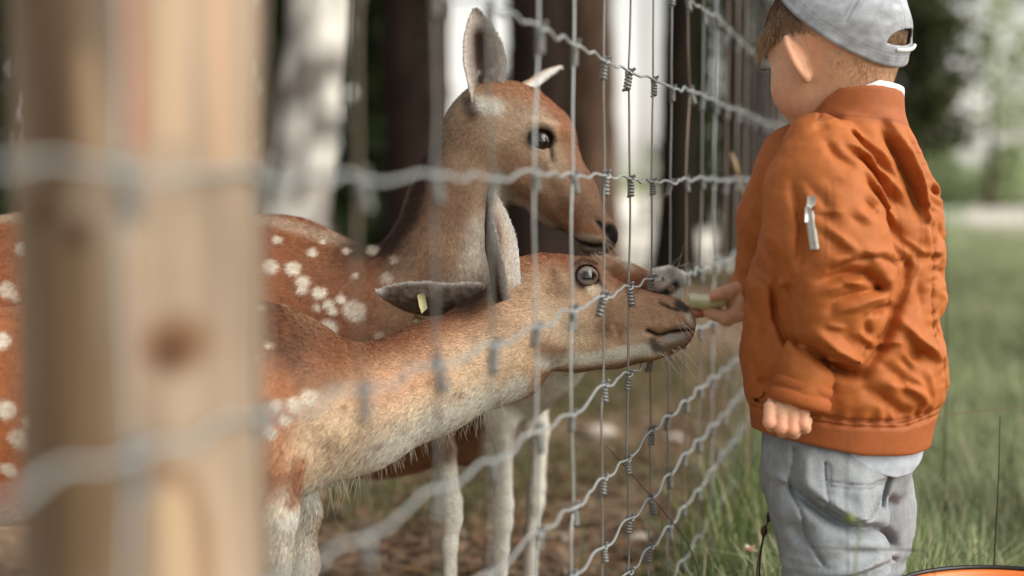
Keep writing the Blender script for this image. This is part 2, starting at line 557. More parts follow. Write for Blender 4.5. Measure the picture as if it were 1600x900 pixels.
for pts, r, colr, soft, a in [
        ([(60, -50), (70, 160), (75, 260)], 34, (84, 62, 42), .9, .8), ([(115, 0), (105, 240)], 30, (92, 68, 46), .9, .75),  # left side: brown wood darkened further, its shade painted in
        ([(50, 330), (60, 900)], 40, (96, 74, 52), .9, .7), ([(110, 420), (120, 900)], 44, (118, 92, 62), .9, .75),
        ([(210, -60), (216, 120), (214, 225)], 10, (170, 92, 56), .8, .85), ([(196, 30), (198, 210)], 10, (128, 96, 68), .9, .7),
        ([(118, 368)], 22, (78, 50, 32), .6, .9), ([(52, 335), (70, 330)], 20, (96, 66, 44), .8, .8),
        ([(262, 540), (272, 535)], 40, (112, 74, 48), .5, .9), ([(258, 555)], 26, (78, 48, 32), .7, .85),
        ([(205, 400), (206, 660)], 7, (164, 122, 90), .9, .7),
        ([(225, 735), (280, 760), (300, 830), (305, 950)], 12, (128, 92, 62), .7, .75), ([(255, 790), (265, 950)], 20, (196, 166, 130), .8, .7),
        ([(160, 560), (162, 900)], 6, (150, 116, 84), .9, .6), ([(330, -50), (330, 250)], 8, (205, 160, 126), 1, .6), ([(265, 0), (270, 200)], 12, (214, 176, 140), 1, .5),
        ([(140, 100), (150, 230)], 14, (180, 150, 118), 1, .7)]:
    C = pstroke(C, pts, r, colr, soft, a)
i = np.arange(nz - 1)[:, None] * na; j = np.arange(na)[None]; j2 = (j + 1) % na
Q = np.stack([i + j, i + j2, i + na + j2, i + na + j], -1).reshape(-1, 4)
top = len(V); V = np.concatenate([V, [[PC[0], PC[1], zz[-1]]]]); C = np.concatenate([C, [lin(190, 160, 126)]])
jj = np.arange(na); T = np.stack([(nz - 1) * na + jj, (nz - 1) * na + (jj + 1) % na, np.full(na, top)], -1)
M_WOOD = mat_attr('debarked_wood', .75, .2, noise=.18, nscale=90, bump=.3, bscale=120, bdist=.001, stretch=(1, 1, .08))
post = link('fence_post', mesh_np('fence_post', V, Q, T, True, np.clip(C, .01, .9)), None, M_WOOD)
tag(post, 'pale round debarked wooden post close to the camera with dark knots', 'fence post')
# staples that hold the line wires
mb = MB()
for jn in range(NL - 1):
    c = PC - FN * (PR + .004) + np.array([0, 0, LINE_H[jn]]) + FU * rg.uniform(-.015, .015)
    a = np.linspace(0, math.pi, 7)
    st = [c + FN * .012 + np.array([0, 0, .006])] + [c - FN * (.004 * math.sin(t)) + np.array([0, 0, .006 * math.cos(t)]) for t in a] + [c + FN * .012 - np.array([0, 0, .006])]
    m2 = MB(); m2.tube(np.array(st), .0016, 5, zinc)
    m2.build('staple', M_WIRE, post)
# ------------------------------------------------------------------ deer
def px_m(r, d): return r * d / FPX
def ground_z(x, y): return 0.0

def deer_sdf(d0, chains, bumps, cuts=(), kblend=0.03):
    groups = []
    for nodes, kb in chains:
        pr = []
        for n0, n1 in zip(nodes[:-1], nodes[1:]):
            a, b = P(*n0[:3]), P(*n1[:3])
            pr.append((a, b, px_m(n0[3], n0[2]), px_m(n1[3], n1[2]), 0.5 * (n0[4] + n1[4])))
        groups.append((pr, kb))
    def f(p):
        F = None
        for pr, kb in groups:
            for (a, b, ra, rb, ky) in pr:
                d = cone(p, a, b, ra, rb, ky) * (0.5 + 0.5 * min(ky, 1.0))
                F = d if F is None else smin(F, d, kb)
        m = np.abs(F) < 0.05
        if m.any():
            q = p[m]; U, V = UV(q, d0); g = F[m]
            for pts, wd_, amp in bumps:
                xs = [t[0] for t in pts]; ys = [t[1] for t in pts]
                k = (U > min(xs) - 3 * wd_) & (U < max(xs) + 3 * wd_) & (V > min(ys) - 3 * wd_) & (V < max(ys) + 3 * wd_)
                if k.any():
                    d, _ = seg2(U[k], V[k], pts)
                    g[k] = g[k] - amp * np.exp(-(d / wd_) ** 2)
            g = g - 0.0012 * (fbm(q, 45, 2) - 0.5)
            for fn in cuts: g = fn(q, g)
            F[m] = g
        return F
    return f

def near_y(f, px, py, d0):
    """first surface point along the drawing ray"""
    ds = np.linspace(d0 - 0.25, d0 + 0.1, 700)
    pts = np.array([P(px, py, d) for d in ds], np.float32)
    v = f(pts)
    i = np.argmax(v < 0)
    return ds[i] if v[i] < 0 else d0

def ear_shell(base, tip, w, facing, cup=0.55, bend=(0, 0, 0), th=0.003, ns=26, nt_=15, base_w=0.5, prof=None):
    base, tip = np.asarray(base), np.asarray(tip)
    ax = tip - base; Lg = np.linalg.norm(ax); ax /= Lg
    fc = np.asarray(facing, float); fc -= ax * fc.dot(ax); fc /= np.linalg.norm(fc)
    sd = np.cross(ax, fc)
    s = np.linspace(0, 1, ns); t = np.linspace(-1, 1, nt_)
    wprof = np.interp(s, [0, .12, .3, .5, .7, .85, .95, 1], [base_w, base_w + .12, .85, 1.0, .86, .55, .27, .06]) if prof is None else np.interp(s, prof[0], prof[1])
    cupp = np.interp(s, [0, .3, 1], [1.3, 1.0, .5])
    c = base[None] + s[:, None] * ax * Lg + np.sin(s * math.pi)[:, None] * np.asarray(bend)[None]
    S, T = np.meshgrid(s, t, indexing='ij')
    Wm = (wprof * w)[:, None]
    off = -cup * (cupp[:, None] * Wm) * (1 - T ** 2)
    pos = c[:, None] + sd * (T * Wm)[..., None] + fc * off[..., None]
    n_in = fc[None, None] * 1.0 - sd * (T * 0.9)[..., None] * cup * 1.6
    n_in /= np.linalg.norm(n_in, axis=-1)[..., None]
    thk = th * (1 - 0.75 * np.abs(T) ** 3)[..., None]
    A = pos; Bk = pos - n_in * thk
    V = np.concatenate([A.reshape(-1, 3), Bk.reshape(-1, 3)])
    i = np.arange(ns - 1)[:, None] * nt_; j = np.arange(nt_ - 1)[None]
    q = np.stack([i + j, i + j + 1, i + nt_ + j + 1, i + nt_ + j], -1).reshape(-1, 4)
    k = ns * nt_
    q2 = q[:, ::-1] + k
    def strip(idx):
        idx = np.asarray(idx); return np.stack([idx[:-1], idx[:-1] + k, idx[1:] + k, idx[1:]], -1)
    e1 = strip(np.arange(ns) * nt_); e2 = strip(np.arange(ns) * nt_ + nt_ - 1)[:, ::-1]
    e3 = strip((ns - 1) * nt_ + np.arange(nt_)); e4 = strip(np.arange(nt_))[:, ::-1]
    Q = np.concatenate([q, q2, e1, e2, e3, e4])
    N = normals_np(V, Q)
    # consistent outward winding: inner sheet must face the opening
    if np.mean(np.einsum('ni,i->n', N[:k], fc)) < 0:
        Q = Q[:, ::-1]; N = -N
    ss = np.concatenate([S.ravel(), S.ravel()]); tt = np.concatenate([T.ravel(), T.ravel()])
    inner = np.concatenate([np.ones(k), np.zeros(k)])
    D = np.tile(ax, (len(V), 1)) + 0.5 * sd * tt[:, None]
    return V, Q, N, ss, tt, inner, D

def mixc(C, colr, w):
    return C * (1 - w[:, None]) + lin(colr) * w[:, None]

def eyeball(name, parent, c, r, look, iris, pupil=(18, 12, 10), sx=1.25, mat=None):
    """glossy eye, iris and slot pupil turned to LOOK"""
    n1, n2 = 28, 18
    th = np.linspace(0, math.pi, n2); ph = np.linspace(0, 2 * math.pi, n1, endpoint=False)
    T, Ph = np.meshgrid(th, ph, indexing='ij')
    v = np.stack([np.sin(T) * np.cos(Ph), np.sin(T) * np.sin(Ph), np.cos(T)], -1).reshape(-1, 3)
    i = np.arange(n2 - 1)[:, None] * n1; j = np.arange(n1)[None]; j2 = (j + 1) % n1
    Q = np.stack([i + j, i + n1 + j, i + n1 + j2, i + j2], -1).reshape(-1, 4)
    lk = np.asarray(look, float); lk /= np.linalg.norm(lk)
    up = np.array([0, 0, 1.0]); sd = np.cross(lk, up); sd /= np.linalg.norm(sd); up = np.cross(sd, lk)
    a = v @ lk; u = v @ sd; w = v @ up
    rr = np.sqrt((u / sx) ** 2 + w ** 2)
    C = np.tile(lin(30, 20, 16), (len(v), 1))
    front = (a > 0).astype(float)
    C = mixc(C, iris, front * np.clip((0.78 - rr) / 0.1, 0, 1))
    C = mixc(C, pupil, front * np.clip((0.5 - np.sqrt((u / 1.5) ** 2 + (w / 0.85) ** 2)) / 0.08, 0, 1))
    V = np.asarray(c) + v * r
    me = mesh_np(name, V, Q, None, True, C)
    return link(name, me, parent, mat)

M_EYE = mat_attr('wet_eye', 0.06, 0.8)

def build_deer(label, d0, f, lo, hi, h, strokes, spots, flow, ears, fur_n, seed, weight, group, base_col, whisk=None, fw=0.00045, lenk=1.0):
    V, Q = sdf_mesh(f, lo, hi, h)
    V = smooth_verts(V, Q, 1, 0.4)
    N = normals_np(V, Q)
    U, Vv = UV(V, d0)
    C = np.tile(lin(base_col), (len(V), 1))
    C = paint(C, U, Vv, strokes)
    if spots:
        jit = 5 * (fbm(V, 70, 2) - 0.5); jit2 = 5 * (fbm(V + 9, 70, 2) - 0.5)
        for (sx, sy, sr, sa) in spots:
            C = paint(C, U + jit, Vv + jit2, [([(sx, sy), (sx + sr * 0.35, sy + sr * 0.2)], sr * 1.02, (236, 216, 196), 0.3, sa)])
    C = C * (1 + 0.36 * (fbm(V, 60, 3) - 0.5) + 0.4 * (fbm(V, 210, 2) - 0.5))[:, None]
    lum = C @ np.array([.3, .55, .15]); C = (lum[:, None] + .84 * (C - lum[:, None])) * np.array([1.0, 1.015, .975])
    fl = idw(U, Vv, flow, 3)
    D = np.stack([fl[:, 0], -0.15 * np.ones(len(V)) * 0, -fl[:, 1]], -1)
    D = D + 0.25 * (np.stack([fbm(V, 14), fbm(V + 5, 14), fbm(V + 11, 14)], -1) - 0.5)
    L = fl[:, 2] * 0.001 * lenk * np.where(fl[:, 2] > 9, np.where(fl[:, 2] > 14, .75, .58), .85)
    Wt = weight(U, Vv, N)
    Vs, Qs, Ns, Cs, Ds, Ls, Ws = [V], [Q], [N], [C], [D], [L], [Wt]
    off = len(V)
    for e in ears:
        eV, eQ, eN, es, et, ein, eD = ear_shell(**e['shape'])
        eC = e['paint'](eV, es, et, ein)
        Vs.append(eV); Qs.append(eQ + off); Ns.append(eN); Cs.append(eC); Ds.append(eD)
        Ls.append(np.where(ein > 0.5, 0.0042, 0.0034) * (1 + 0.25 * (np.abs(et) > 0.8))); Ws.append(np.full(len(eV), e.get('w', 1.6)))
        off += len(eV)
    V, Q, N, C, D, L, Wt = (np.concatenate(a) for a in (Vs, Qs, Ns, Cs, Ds, Ls, Ws))
    base = np.array([V[:, 0].mean(), V[:, 1].mean(), 0.0])
    root = empty('deer', base, label, 'deer', group)
    me = mesh_np('body', V, Q, None, True, C * 0.85)
    link('body', me, root, M_SKIN)
    fur('coat', root, M_FUR, V, Q, N, C, D, L, Wt, fur_n, fw, 0.24, seed, 0.16)
    return root

def whiskers(root, pts, seed, colr=(215, 205, 195)):
    rg = np.random.default_rng(seed); mb = MB()
    for (p, d, L) in pts:
        d = np.asarray(d, float); d /= np.linalg.norm(d)
        s = np.linspace(0, 1, 6)[:, None]
        c = np.asarray(p) + d * L * s + np.array([0, 0, -1]) * (s ** 2) * L * rg.uniform(0.05, 0.35) + rg.normal(0, 0.002, 3) * s
        mb.tube(c, np.linspace(0.0003, 0.00008, 6), 3, lin(colr), False)
    mb.build('whiskers', M_FUR, root, True, 'stuff')

GRP = 'fallow deer reaching for food through the fence'
# ---- the doe holding her head high (back row)
d1 = 2.07
ch1 = [([(-330, 560, 2.17, 130, .8), (-150, 520, 2.15, 168, .8), (100, 500, 2.14, 168, .8), (430, 508, 2.12, 163, .8), (545, 545, 2.11, 150, .75), (650, 570, 2.10, 108, .75)], .03),
       ([(640, 505, 2.09, 104, .72), (688, 405, 2.07, 70, .75), (716, 310, 2.07, 61, .8), (750, 225, 2.06, 60, .85)], .05),
       ([(772, 200, 2.06, 73, .8), (832, 246, 2.06, 67, .76), (882, 308, 2.05, 48, .8), (930, 364, 2.04, 28, .95), (942, 369, 2.04, 22, 1.0)], .02),
       ([(818, 186, 2.06, 50, .9), (850, 205, 2.06, 42, .95)], .02),
       ([(655, 620, 2.08, 56, .7), (696, 700, 2.08, 14, 1), (706, 790, 2.08, 14.5, 1), (707, 812, 2.08, 14, 1), (703, 850, 2.08, 11, 1), (704, 980, 2.08, 10.5, 1), (706, 1020, 2.08, 13, 1), (712, 1058, 2.08, 14, 1)], .012),
       ([(652, 620, 2.24, 58, .7), (698, 700, 2.24, 13, 1), (708, 785, 2.24, 13, 1), (704, 850, 2.24, 10, 1), (705, 960, 2.24, 9.5, 1), (712, 998, 2.24, 13, 1)], .012),
       ([(-230, 640, 2.07, 80, .6), (-290, 800, 2.07, 30, 1), (-250, 900, 2.07, 18, 1), (-260, 1085, 2.07, 18, 1)], .03),
       ([(-230, 640, 2.27, 80, .6), (-320, 760, 2.27, 28, 1), (-300, 860, 2.27, 17, 1), (-310, 1030, 2.27, 18, 1)], .03)]
bp1 = [([(838, 196), (868, 198), (884, 212)], 12, .006),          # brow
       ([(842, 220)], 17, -.004),                                  # orbit
       ([(800, 285), (822, 300)], 26, .005),                       # jaw muscle
       ([(850, 256), (875, 290)], 14, .003),
       ([(838, 268), (865, 300)], 8, -.002),
       ([(870, 318), (885, 345)], 8, -.002), ([(885, 312), (905, 345)], 8, .0025),
       ([(874, 362), (904, 380), (926, 386), (944, 383)], 4.5, -.006),
       ([(905, 368), (936, 373)], 9, .003),
       ([(932, 350), (945, 365)], 5, -.005),
       ([(938, 345), (950, 352)], 7, .003),
       ([(915, 395), (935, 396)], 8, .003),
       ([(858, 232), (863, 260)], 5, -.003),
       ([(775, 150), (800, 140)], 14, .003)]
f1 = deer_sdf(d1, ch1, bp1)
y1 = near_y(f1, 842, 220, d1)
def orbit(px, py, yn, dmid, r, inset, r2=None):
    cs = [P(px, py, yn + inset), P(px, py, 2 * dmid - yn - inset)]
    def fn(q, g):
        for c in cs: g = smax(g, -(np.linalg.norm(q - c.astype(np.float32), axis=1) - r), .002)
        return g
    return fn, cs
cut1, eyes1 = orbit(843, 221, y1, d1, .0172, .0085)
bp1 += [([(822, 216), (832, 203), (846, 199), (862, 206), (868, 220)], 6, .0045), ([(824, 228), (838, 240), (856, 240)], 6, .003)]
f1 = deer_sdf(d1, ch1, bp1, (cut1,))
def dorsal_spots(rg, n, x0, x1, y0, y1, r0, r1, seg=None):
    o = []
    for _ in range(n):
        o.append((rg.uniform(x0, x1), rg.uniform(y0, y1), rg.uniform(r0, r1), rg.uniform(.7, 1)))
    return o
rg = np.random.default_rng(5)
st1 = [
    ([(-330, 500), (430, 470)], 200, (176, 100, 52), .4), ([(-330, 360), (430, 370)], 50, (146, 82, 42), .6, .6),
    ([(530, 440), (600, 540)], 80, (144, 86, 50), .6),
    ([(-330, 720), (300, 715), (560, 700)], 70, (205, 192, 175), .5),
    ([(-120, 336), (430, 345), (500, 366), (575, 386)], 9, (205, 176, 148), .8, .7),
    ([(685, 420), (715, 300), (745, 240)], 78, (172, 138, 110), .4),
    ([(690, 320), (672, 430)], 34, (146, 102, 72), .8, .6),
    ([(720, 300), (715, 330)], 22, (120, 82, 60), .8, .5),
    ([(555, 400), (615, 395), (655, 330), (682, 250), (705, 195)], 30, (100, 64, 42), .7, .7),
    ([(560, 390), (612, 384), (643, 340), (672, 250), (695, 195)], 15, (62, 38, 26), .6),
    ([(742, 445), (762, 360)], 26, (208, 194, 178), .6), ([(690, 520), (735, 470)], 45, (192, 172, 152), .6),
    ([(640, 500), (640, 580)], 45, (160, 118, 86), .7),
    ([(690, 720), (706, 1020)], 40, (232, 226, 216), .4), 
    ([(690, 640), (692, 700)], 30, (130, 100, 78), .6),
    ([(765, 190), (840, 250)], 72, (178, 147, 118), .35),
    ([(730, 210), (745, 250)], 30, (150, 114, 86), .7, .7),
    ([(775, 138), (832, 150)], 22, (170, 108, 68), .8, .8), ([(852, 150), (886, 205)], 13, (168, 102, 64), .8, .8),
    ([(884, 212), (918, 295)], 15, (172, 110, 72), .8, .8), ([(905, 285), (938, 335)], 26, (152, 110, 82), .6),
    ([(800, 262), (832, 300)], 32, (160, 120, 90), .6),
    ([(795, 296), (840, 312), (868, 348)], 14, (125, 88, 62), .8, .75),
    ([(868, 300), (890, 345)], 14, (128, 90, 64), .8, .6),
    ([(785, 305), (850, 360), (905, 394)], 13, (176, 158, 142), .6), ([(905, 390), (938, 396)], 10, (112, 92, 80), .6),
    ([(822, 196), (845, 193), (868, 199)], 5, (206, 172, 140), .8, .6), ([(835, 246), (852, 250)], 6, (195, 160, 130), .8, .7),
    ([(834, 223), (843, 221), (853, 222)], 14, (26, 18, 15), .3), ([(857, 230), (861, 242), (863, 256)], 3.4, (40, 28, 21), .6, .9),
    ([(902, 374), (935, 376), (950, 381)], 5.5, (200, 178, 156), .7, .8),
    ([(905, 325), (925, 342)], 11, (128, 94, 72), .8, .7),
    ([(874, 362), (904, 380), (926, 386), (942, 384)], 3.4, (38, 27, 23), .5),
    ([(950, 360), (957, 376)], 9, (36, 31, 31), .4), ([(931, 349), (945, 365)], 3.6, (24, 19, 18), .5),
    ([(748, 168), (776, 176)], 13, (218, 208, 196), .6), ([(736, 166), (742, 184)], 10, (66, 44, 32), .7, .85)]
sp1 = [(433, 416, 10, 1), (440, 375, 6, .9), (468, 420, 9, 1), (484, 439, 8, 1), (484, 452, 6, 1), (508, 456, 9, 1), (494, 395, 6, .9), (544, 392, 5, .8),
       (507, 376, 4, .8), (584, 389, 8, .7), (609, 433, 8, .6), (561, 481, 14, 1), (523, 509, 12, 1), (542, 465, 6, 1), (524, 475, 7, 1), (530, 482, 6, 1),
       (506, 478, 5, .8), (562, 431, 4, .8), (620, 404, 6, .5), (458, 480, 5, .8), (470, 520, 8, .9), (600, 520, 6, .5)] + dorsal_spots(rg, 60, -320, 410, 365, 590, 5, 12)
fl1 = [(-300, 450, -1, .35, 11), (100, 450, -1, .4, 11), (430, 420, -1, .45, 12), (430, 560, -.8, .8, 12), (560, 480, -.75, .8, 12), (620, 390, -.8, .7, 13), (640, 560, -.4, 1, 13),
       (660, 340, -.3, 1, 12), (700, 420, -.25, 1, 12), (745, 400, -.1, 1, 12), (700, 300, -.3, 1, 10), (730, 230, -.5, .9, 8), (790, 150, -.8, .1, 7), (840, 155, -.8, -.3, 6),
       (800, 230, -.9, .3, 6), (842, 190, -.9, -.5, 4), (842, 250, -.9, .2, 4), (880, 270, -.7, -.5, 4), (850, 330, -.9, .1, 5), (920, 330, -.6, -.7, 3), (930, 375, -.8, -.3, 3), (945, 360, -.5, -.5, 1.2), (957, 372, -.5, -.5, .8),
       (800, 310, -.8, .6, 8), (700, 720, 0, 1, 2.5), (706, 800, 0, 1, 1.5), (704, 1000, 0, 1, 1.5), (842, 220, -.9, .1, 1.5)]
def wt1(U, V, N):
    w = np.where(U < 400, 0.12, 1.0)
    w = np.where(U < 60, 0.3, w)
    w = np.where((U > 690), 1.3, w)
    w = w * np.where(N[:, 1] > 0.35, 0.25, 1.0)
    return np.where(np.hypot((U - 842) / 1.25, V - 221) < 15, 0.0, w) * np.where((V > 640) & (U < 640), .1, 1)
def ear_p1(V, s, t, inn):
    C = np.tile(lin(150, 125, 108), (len(V), 1))
    C = mixc(C, (205, 192, 180), inn)
    core = inn * np.exp(-((t - .1) / .55) ** 2) * np.clip((s - .12) / .12, 0, 1) * np.clip((.9 - s) / .15, 0, 1)
    C = mixc(C, (50, 30, 20), np.clip(core * 1.3, 0, 1))
    n = fbm(V, 220, 2)
    C = mixc(C, (222, 210, 198), inn * np.clip((n - .55) * 5, 0, 1) * np.clip((.5 - s) / .2, 0, 1) * .8)
    C = mixc(C, (225, 218, 210), np.clip((np.abs(t) - .8) / .15, 0, 1) * .9)
    return mixc(C, (120, 108, 100), np.clip((s - .9) / .08, 0, 1) * .7)
def ear_p1b(V, s, t, inn):
    C = np.tile(lin(200, 175, 150), (len(V), 1))
    return mixc(C, (232, 226, 218), np.clip((np.abs(t) - .45) / .3, 0, 1))
ears1 = [dict(shape=dict(base=P(760, 178, 2.025), tip=P(743, 14, 2.02), w=px_m(35, 2.02), facing=(.35, -1, .1), cup=.75, bend=P(757, 80, 2.02) - P(751, 80, 2.02), base_w=.55), paint=ear_p1, w=2.2),
         dict(shape=dict(base=P(818, 150, 2.105), tip=P(876, 106, 2.19), w=px_m(25, 2), facing=(.75, .4, -.5), cup=.6, base_w=.75), paint=ear_p1b)]
deer_a = build_deer('tall fallow doe with raised head and spotted back, standing behind the other two', d1, f1, P(-520, 60, 2.12) + np.array([0, -.42, -1.15]), P(975, 60, 2.03) + np.array([0.02, .45, .06]),
                    .0042, st1, sp1, fl1, ears1, 230000, 21, wt1, GRP, (140, 88, 54))
eyeball('eye', deer_a, eyes1[0], .0165, (.35, -1, .12), (44, 28, 20), mat=M_EYE)
eyeball('eye', deer_a, eyes1[1], .0165, (.35, 1, .12), (44, 28, 20), mat=M_EYE)

# ---- the doe stretching her neck low (front row)
d2 = 1.87
ch2 = [([(-330, 720, 1.76, 130, .85), (-120, 660, 1.75, 168, .85), (150, 640, 1.75, 172, .85), (330, 628, 1.75, 164, .85), (418, 622, 1.76, 142, .8)], .03),
       ([(415, 690, 1.77, 95, .9), (440, 690, 1.77, 70, .9)], .03),
       ([(446, 646, 1.78, 110, .75), (556, 640, 1.80, 84, .75), (672, 592, 1.84, 74, .75), (775, 545, 1.88, 74, .8), (840, 490, 1.90, 70, .85)], .04),
       ([(838, 474, 1.91, 76, .78), (896, 483, 1.91, 75, .72), (946, 504, 1.91, 57, .70), (985, 508, 1.91, 50, .72), (1014, 510, 1.905, 44, .76), (1043, 509, 1.90, 36, .9), (1050, 507, 1.90, 32, .95)], .02),
       ([(846, 520, 1.91, 58, .85), (900, 541, 1.91, 33, .8), (960, 540, 1.91, 25, .8), (1010, 532, 1.91, 20, .85)], .02),
       ([(795, 605, 1.90, 18, 1), (815, 590, 1.90, 24, 1)], .02),
       ([(418, 730, 1.70, 58, .7), (424, 800, 1.70, 30, 1), (424, 870, 1.70, 25, 1), (426, 1010, 1.70, 17, 1), (424, 1100, 1.70, 16, 1), (430, 1180, 1.70, 20, 1)], .03),
       ([(440, 730, 1.88, 55, .7), (465, 800, 1.88, 27, 1), (470, 880, 1.88, 21, 1), (470, 1000, 1.88, 16, 1), (474, 1090, 1.88, 20, 1)], .03),
       ([(-250, 760, 1.68, 80, .6), (-300, 900, 1.68, 30, 1), (-265, 1020, 1.68, 18, 1), (-270, 1200, 1.68, 18, 1)], .03),
       ([(-250, 760, 1.86, 80, .6), (-320, 880, 1.86, 30, 1), (-300, 980, 1.86, 18, 1), (-300, 1105, 1.86, 18, 1)], .03)]
bp2 = [([(892, 414), (918, 412), (930, 420)], 10, .005),
       ([(915, 433)], 17, -.003),
       ([(925, 455), (950, 470)], 12, .003), ([(880, 470), (900, 500)], 22, .004),
       ([(850, 520), (875, 540)], 24, .004), ([(905, 520), (960, 525)], 14, -.003),
       ([(975, 470), (1010, 480)], 12, .002),
       ([(1012, 516), (1030, 524), (1050, 518), (1082, 514)], 4.2, -.0075),
       ([(1030, 510), (1062, 507)], 9, .003), ([(1040, 536), (1064, 532)], 9, .004),
       ([(1018, 540), (1024, 550)], 7, -.004),
       ([(1030, 472), (1050, 482), (1062, 484)], 4, -.004), ([(1040, 466), (1064, 472)], 7, .003),
       ([(990, 500), (1030, 500)], 5, -.0015), ([(958, 508), (966, 526)], 4, -.0025),
       ([(932, 430), (944, 452)], 4.5, -.003),
       ([(640, 560), (760, 520)], 26, -.004), ([(560, 660), (700, 610)], 30, .004),
       ([(845, 395), (875, 400)], 14, .002)]
f2 = deer_sdf(d2, ch2, bp2)
y2 = near_y(f2, 915, 433, d2)
cut2, eyes2 = orbit(915, 433, y2, d2 + .04, .0178, .0085)
bp2 += [([(895, 428), (902, 414), (916, 409), (930, 416)], 6, .0045), ([(900, 446), (914, 453), (928, 448)], 5, .003)]
f2 = deer_sdf(d2, ch2, bp2, (cut2,))
st2 = [
    ([(-330, 650), (330, 610)], 165, (184, 104, 52), .35),
    ([(-330, 840), (300, 830), (400, 850)], 60, (222, 212, 198), .6),
    ([(390, 470), (430, 480), (480, 522), (545, 562)], 34, (84, 48, 26), .8, .9),
    ([(330, 470), (430, 475), (480, 510)], 14, (120, 66, 36), .7, .7),
    ([(420, 590), (440, 640), (455, 720)], 44, (204, 118, 60), .5),
    ([(485, 670), (480, 720)], 24, (186, 116, 66), .7),
    ([(530, 566), (650, 538), (720, 500), (780, 450)], 20, (176, 126, 88), .7, .8),
    ([(530, 548), (600, 530), (660, 505), (725, 470), (790, 430)], 26, (140, 82, 48), .8, .9),
    ([(735, 470), (770, 430), (805, 440)], 26, (78, 48, 32), .7),
    ([(790, 470), (800, 510)], 24, (150, 110, 78), .8, .7),
    ([(540, 655), (700, 600), (800, 555)], 48, (216, 182, 148), .6),
    ([(590, 605), (690, 572)], 24, (206, 138, 88), .8, .6),
    ([(720, 560), (800, 530)], 26, (214, 176, 140), .8, .6),
    ([(500, 755), (600, 704), (690, 660), (765, 632)], 32, (228, 219, 207), .8),
    ([(520, 700), (560, 690)], 30, (218, 190, 160), .8, .6),
    ([(503, 690), (494, 740), (440, 800)], 8, (160, 92, 48), .7, .8),
    ([(390, 860), (440, 822), (480, 780)], 22, (236, 230, 220), .6),
    ([(422, 850), (424, 1180)], 34, (222, 212, 200), .4), ([(468, 800), (470, 1090)], 28, (196, 186, 174), .4),
    ([(445, 830), (447, 900)], 8, (120, 96, 78), .8, .6),
    ([(840, 470), (960, 505)], 66, (200, 160, 126), .35),
    ([(820, 405), (885, 402)], 20, (190, 124, 82), .7), ([(850, 395), (880, 402)], 8, (160, 90, 52), .8, .7),
    ([(905, 402), (960, 440), (1040, 468)], 12, (168, 116, 82), .8),
    ([(860, 420), (880, 450)], 14, (170, 128, 96), .8, .7), ([(866, 425), (870, 440)], 5, (110, 76, 54), .9, .6),
    ([(862, 452), (890, 455)], 10, (150, 112, 82), .8, .6),
    ([(960, 482), (1055, 500)], 30, (172, 132, 100), .6),
    ([(945, 512), (985, 526)], 14, (136, 98, 70), .8, .7), ([(1000, 475), (1050, 485)], 14, (160, 118, 88), .8, .6),
    ([(860, 500), (900, 520)], 28, (214, 184, 154), .7), ([(990, 530), (1010, 535)], 14, (196, 164, 136), .7),
    ([(850, 562), (920, 562), (1000, 549), (1030, 545)], 11, (228, 219, 208), .6),
    ([(870, 586), (950, 578), (1010, 564)], 5, (150, 120, 96), .7, .6),  # brown shade under the jaw painted into the coat
    ([(815, 600), (790, 622)], 18, (220, 211, 200), .6), ([(850, 545), (870, 552)], 14, (136, 100, 76), .8, .65),
    ([(915, 433)], 21, (38, 26, 20), .3), ([(898, 414), (915, 406), (932, 412)], 4, (96, 68, 50), .7),
    ([(930, 430), (944, 450)], 3.5, (84, 60, 46), .6), ([(926, 453), (942, 462)], 9, (224, 196, 168), .7),
    ([(1045, 531), (1072, 526)], 8, (160, 150, 144), .6), ([(1022, 534), (1030, 544)], 8, (86, 62, 48), .7, .8), ([(1040, 546), (1066, 541)], 6, (152, 128, 108), .7),
    ([(1012, 516), (1030, 524), (1050, 518), (1082, 515)], 3, (40, 28, 24), .5),
    ([(1074, 488), (1084, 508)], 5, (214, 204, 194), .6), ([(1060, 474), (1074, 484)], 6, (66, 62, 62), .5), ([(1034, 474), (1050, 482), (1062, 485)], 2.5, (58, 44, 38), .6),
    ([(958, 508), (966, 524)], 2.2, (205, 160, 124), .7)]
rg = np.random.default_rng(15)
st2 += [([(x, y)], rg.uniform(2, 5), (120, 80, 54), .8, .6) for x, y in [(655, 598), (678, 590), (622, 612), (720, 598), (700, 570), (750, 580), (735, 560), (540, 668), (545, 700), (608, 678), (582, 640), (640, 585), (560, 620), (770, 560), (780, 575), (725, 610), (690, 540)]]
sp2 = [(442, 547, 7, 1), (438, 587, 9, 1), (473, 611, 7, .9), (496, 611, 9, .9), (515, 602, 10, .8), (484, 631, 6, .9), (442, 660, 6, 1), (464, 647, 8, 1), (427, 687, 8, 1),
       (456, 764, 11, 1), (470, 754, 11, 1), (450, 727, 6, .9), (434, 725, 5, .9), (432, 772, 6, .9), (440, 480, 4, .7), (462, 530, 4, .8), (425, 640, 6, .9), (412, 560, 7, .9)] + dorsal_spots(rg, 60, -320, 400, 520, 740, 6, 13)
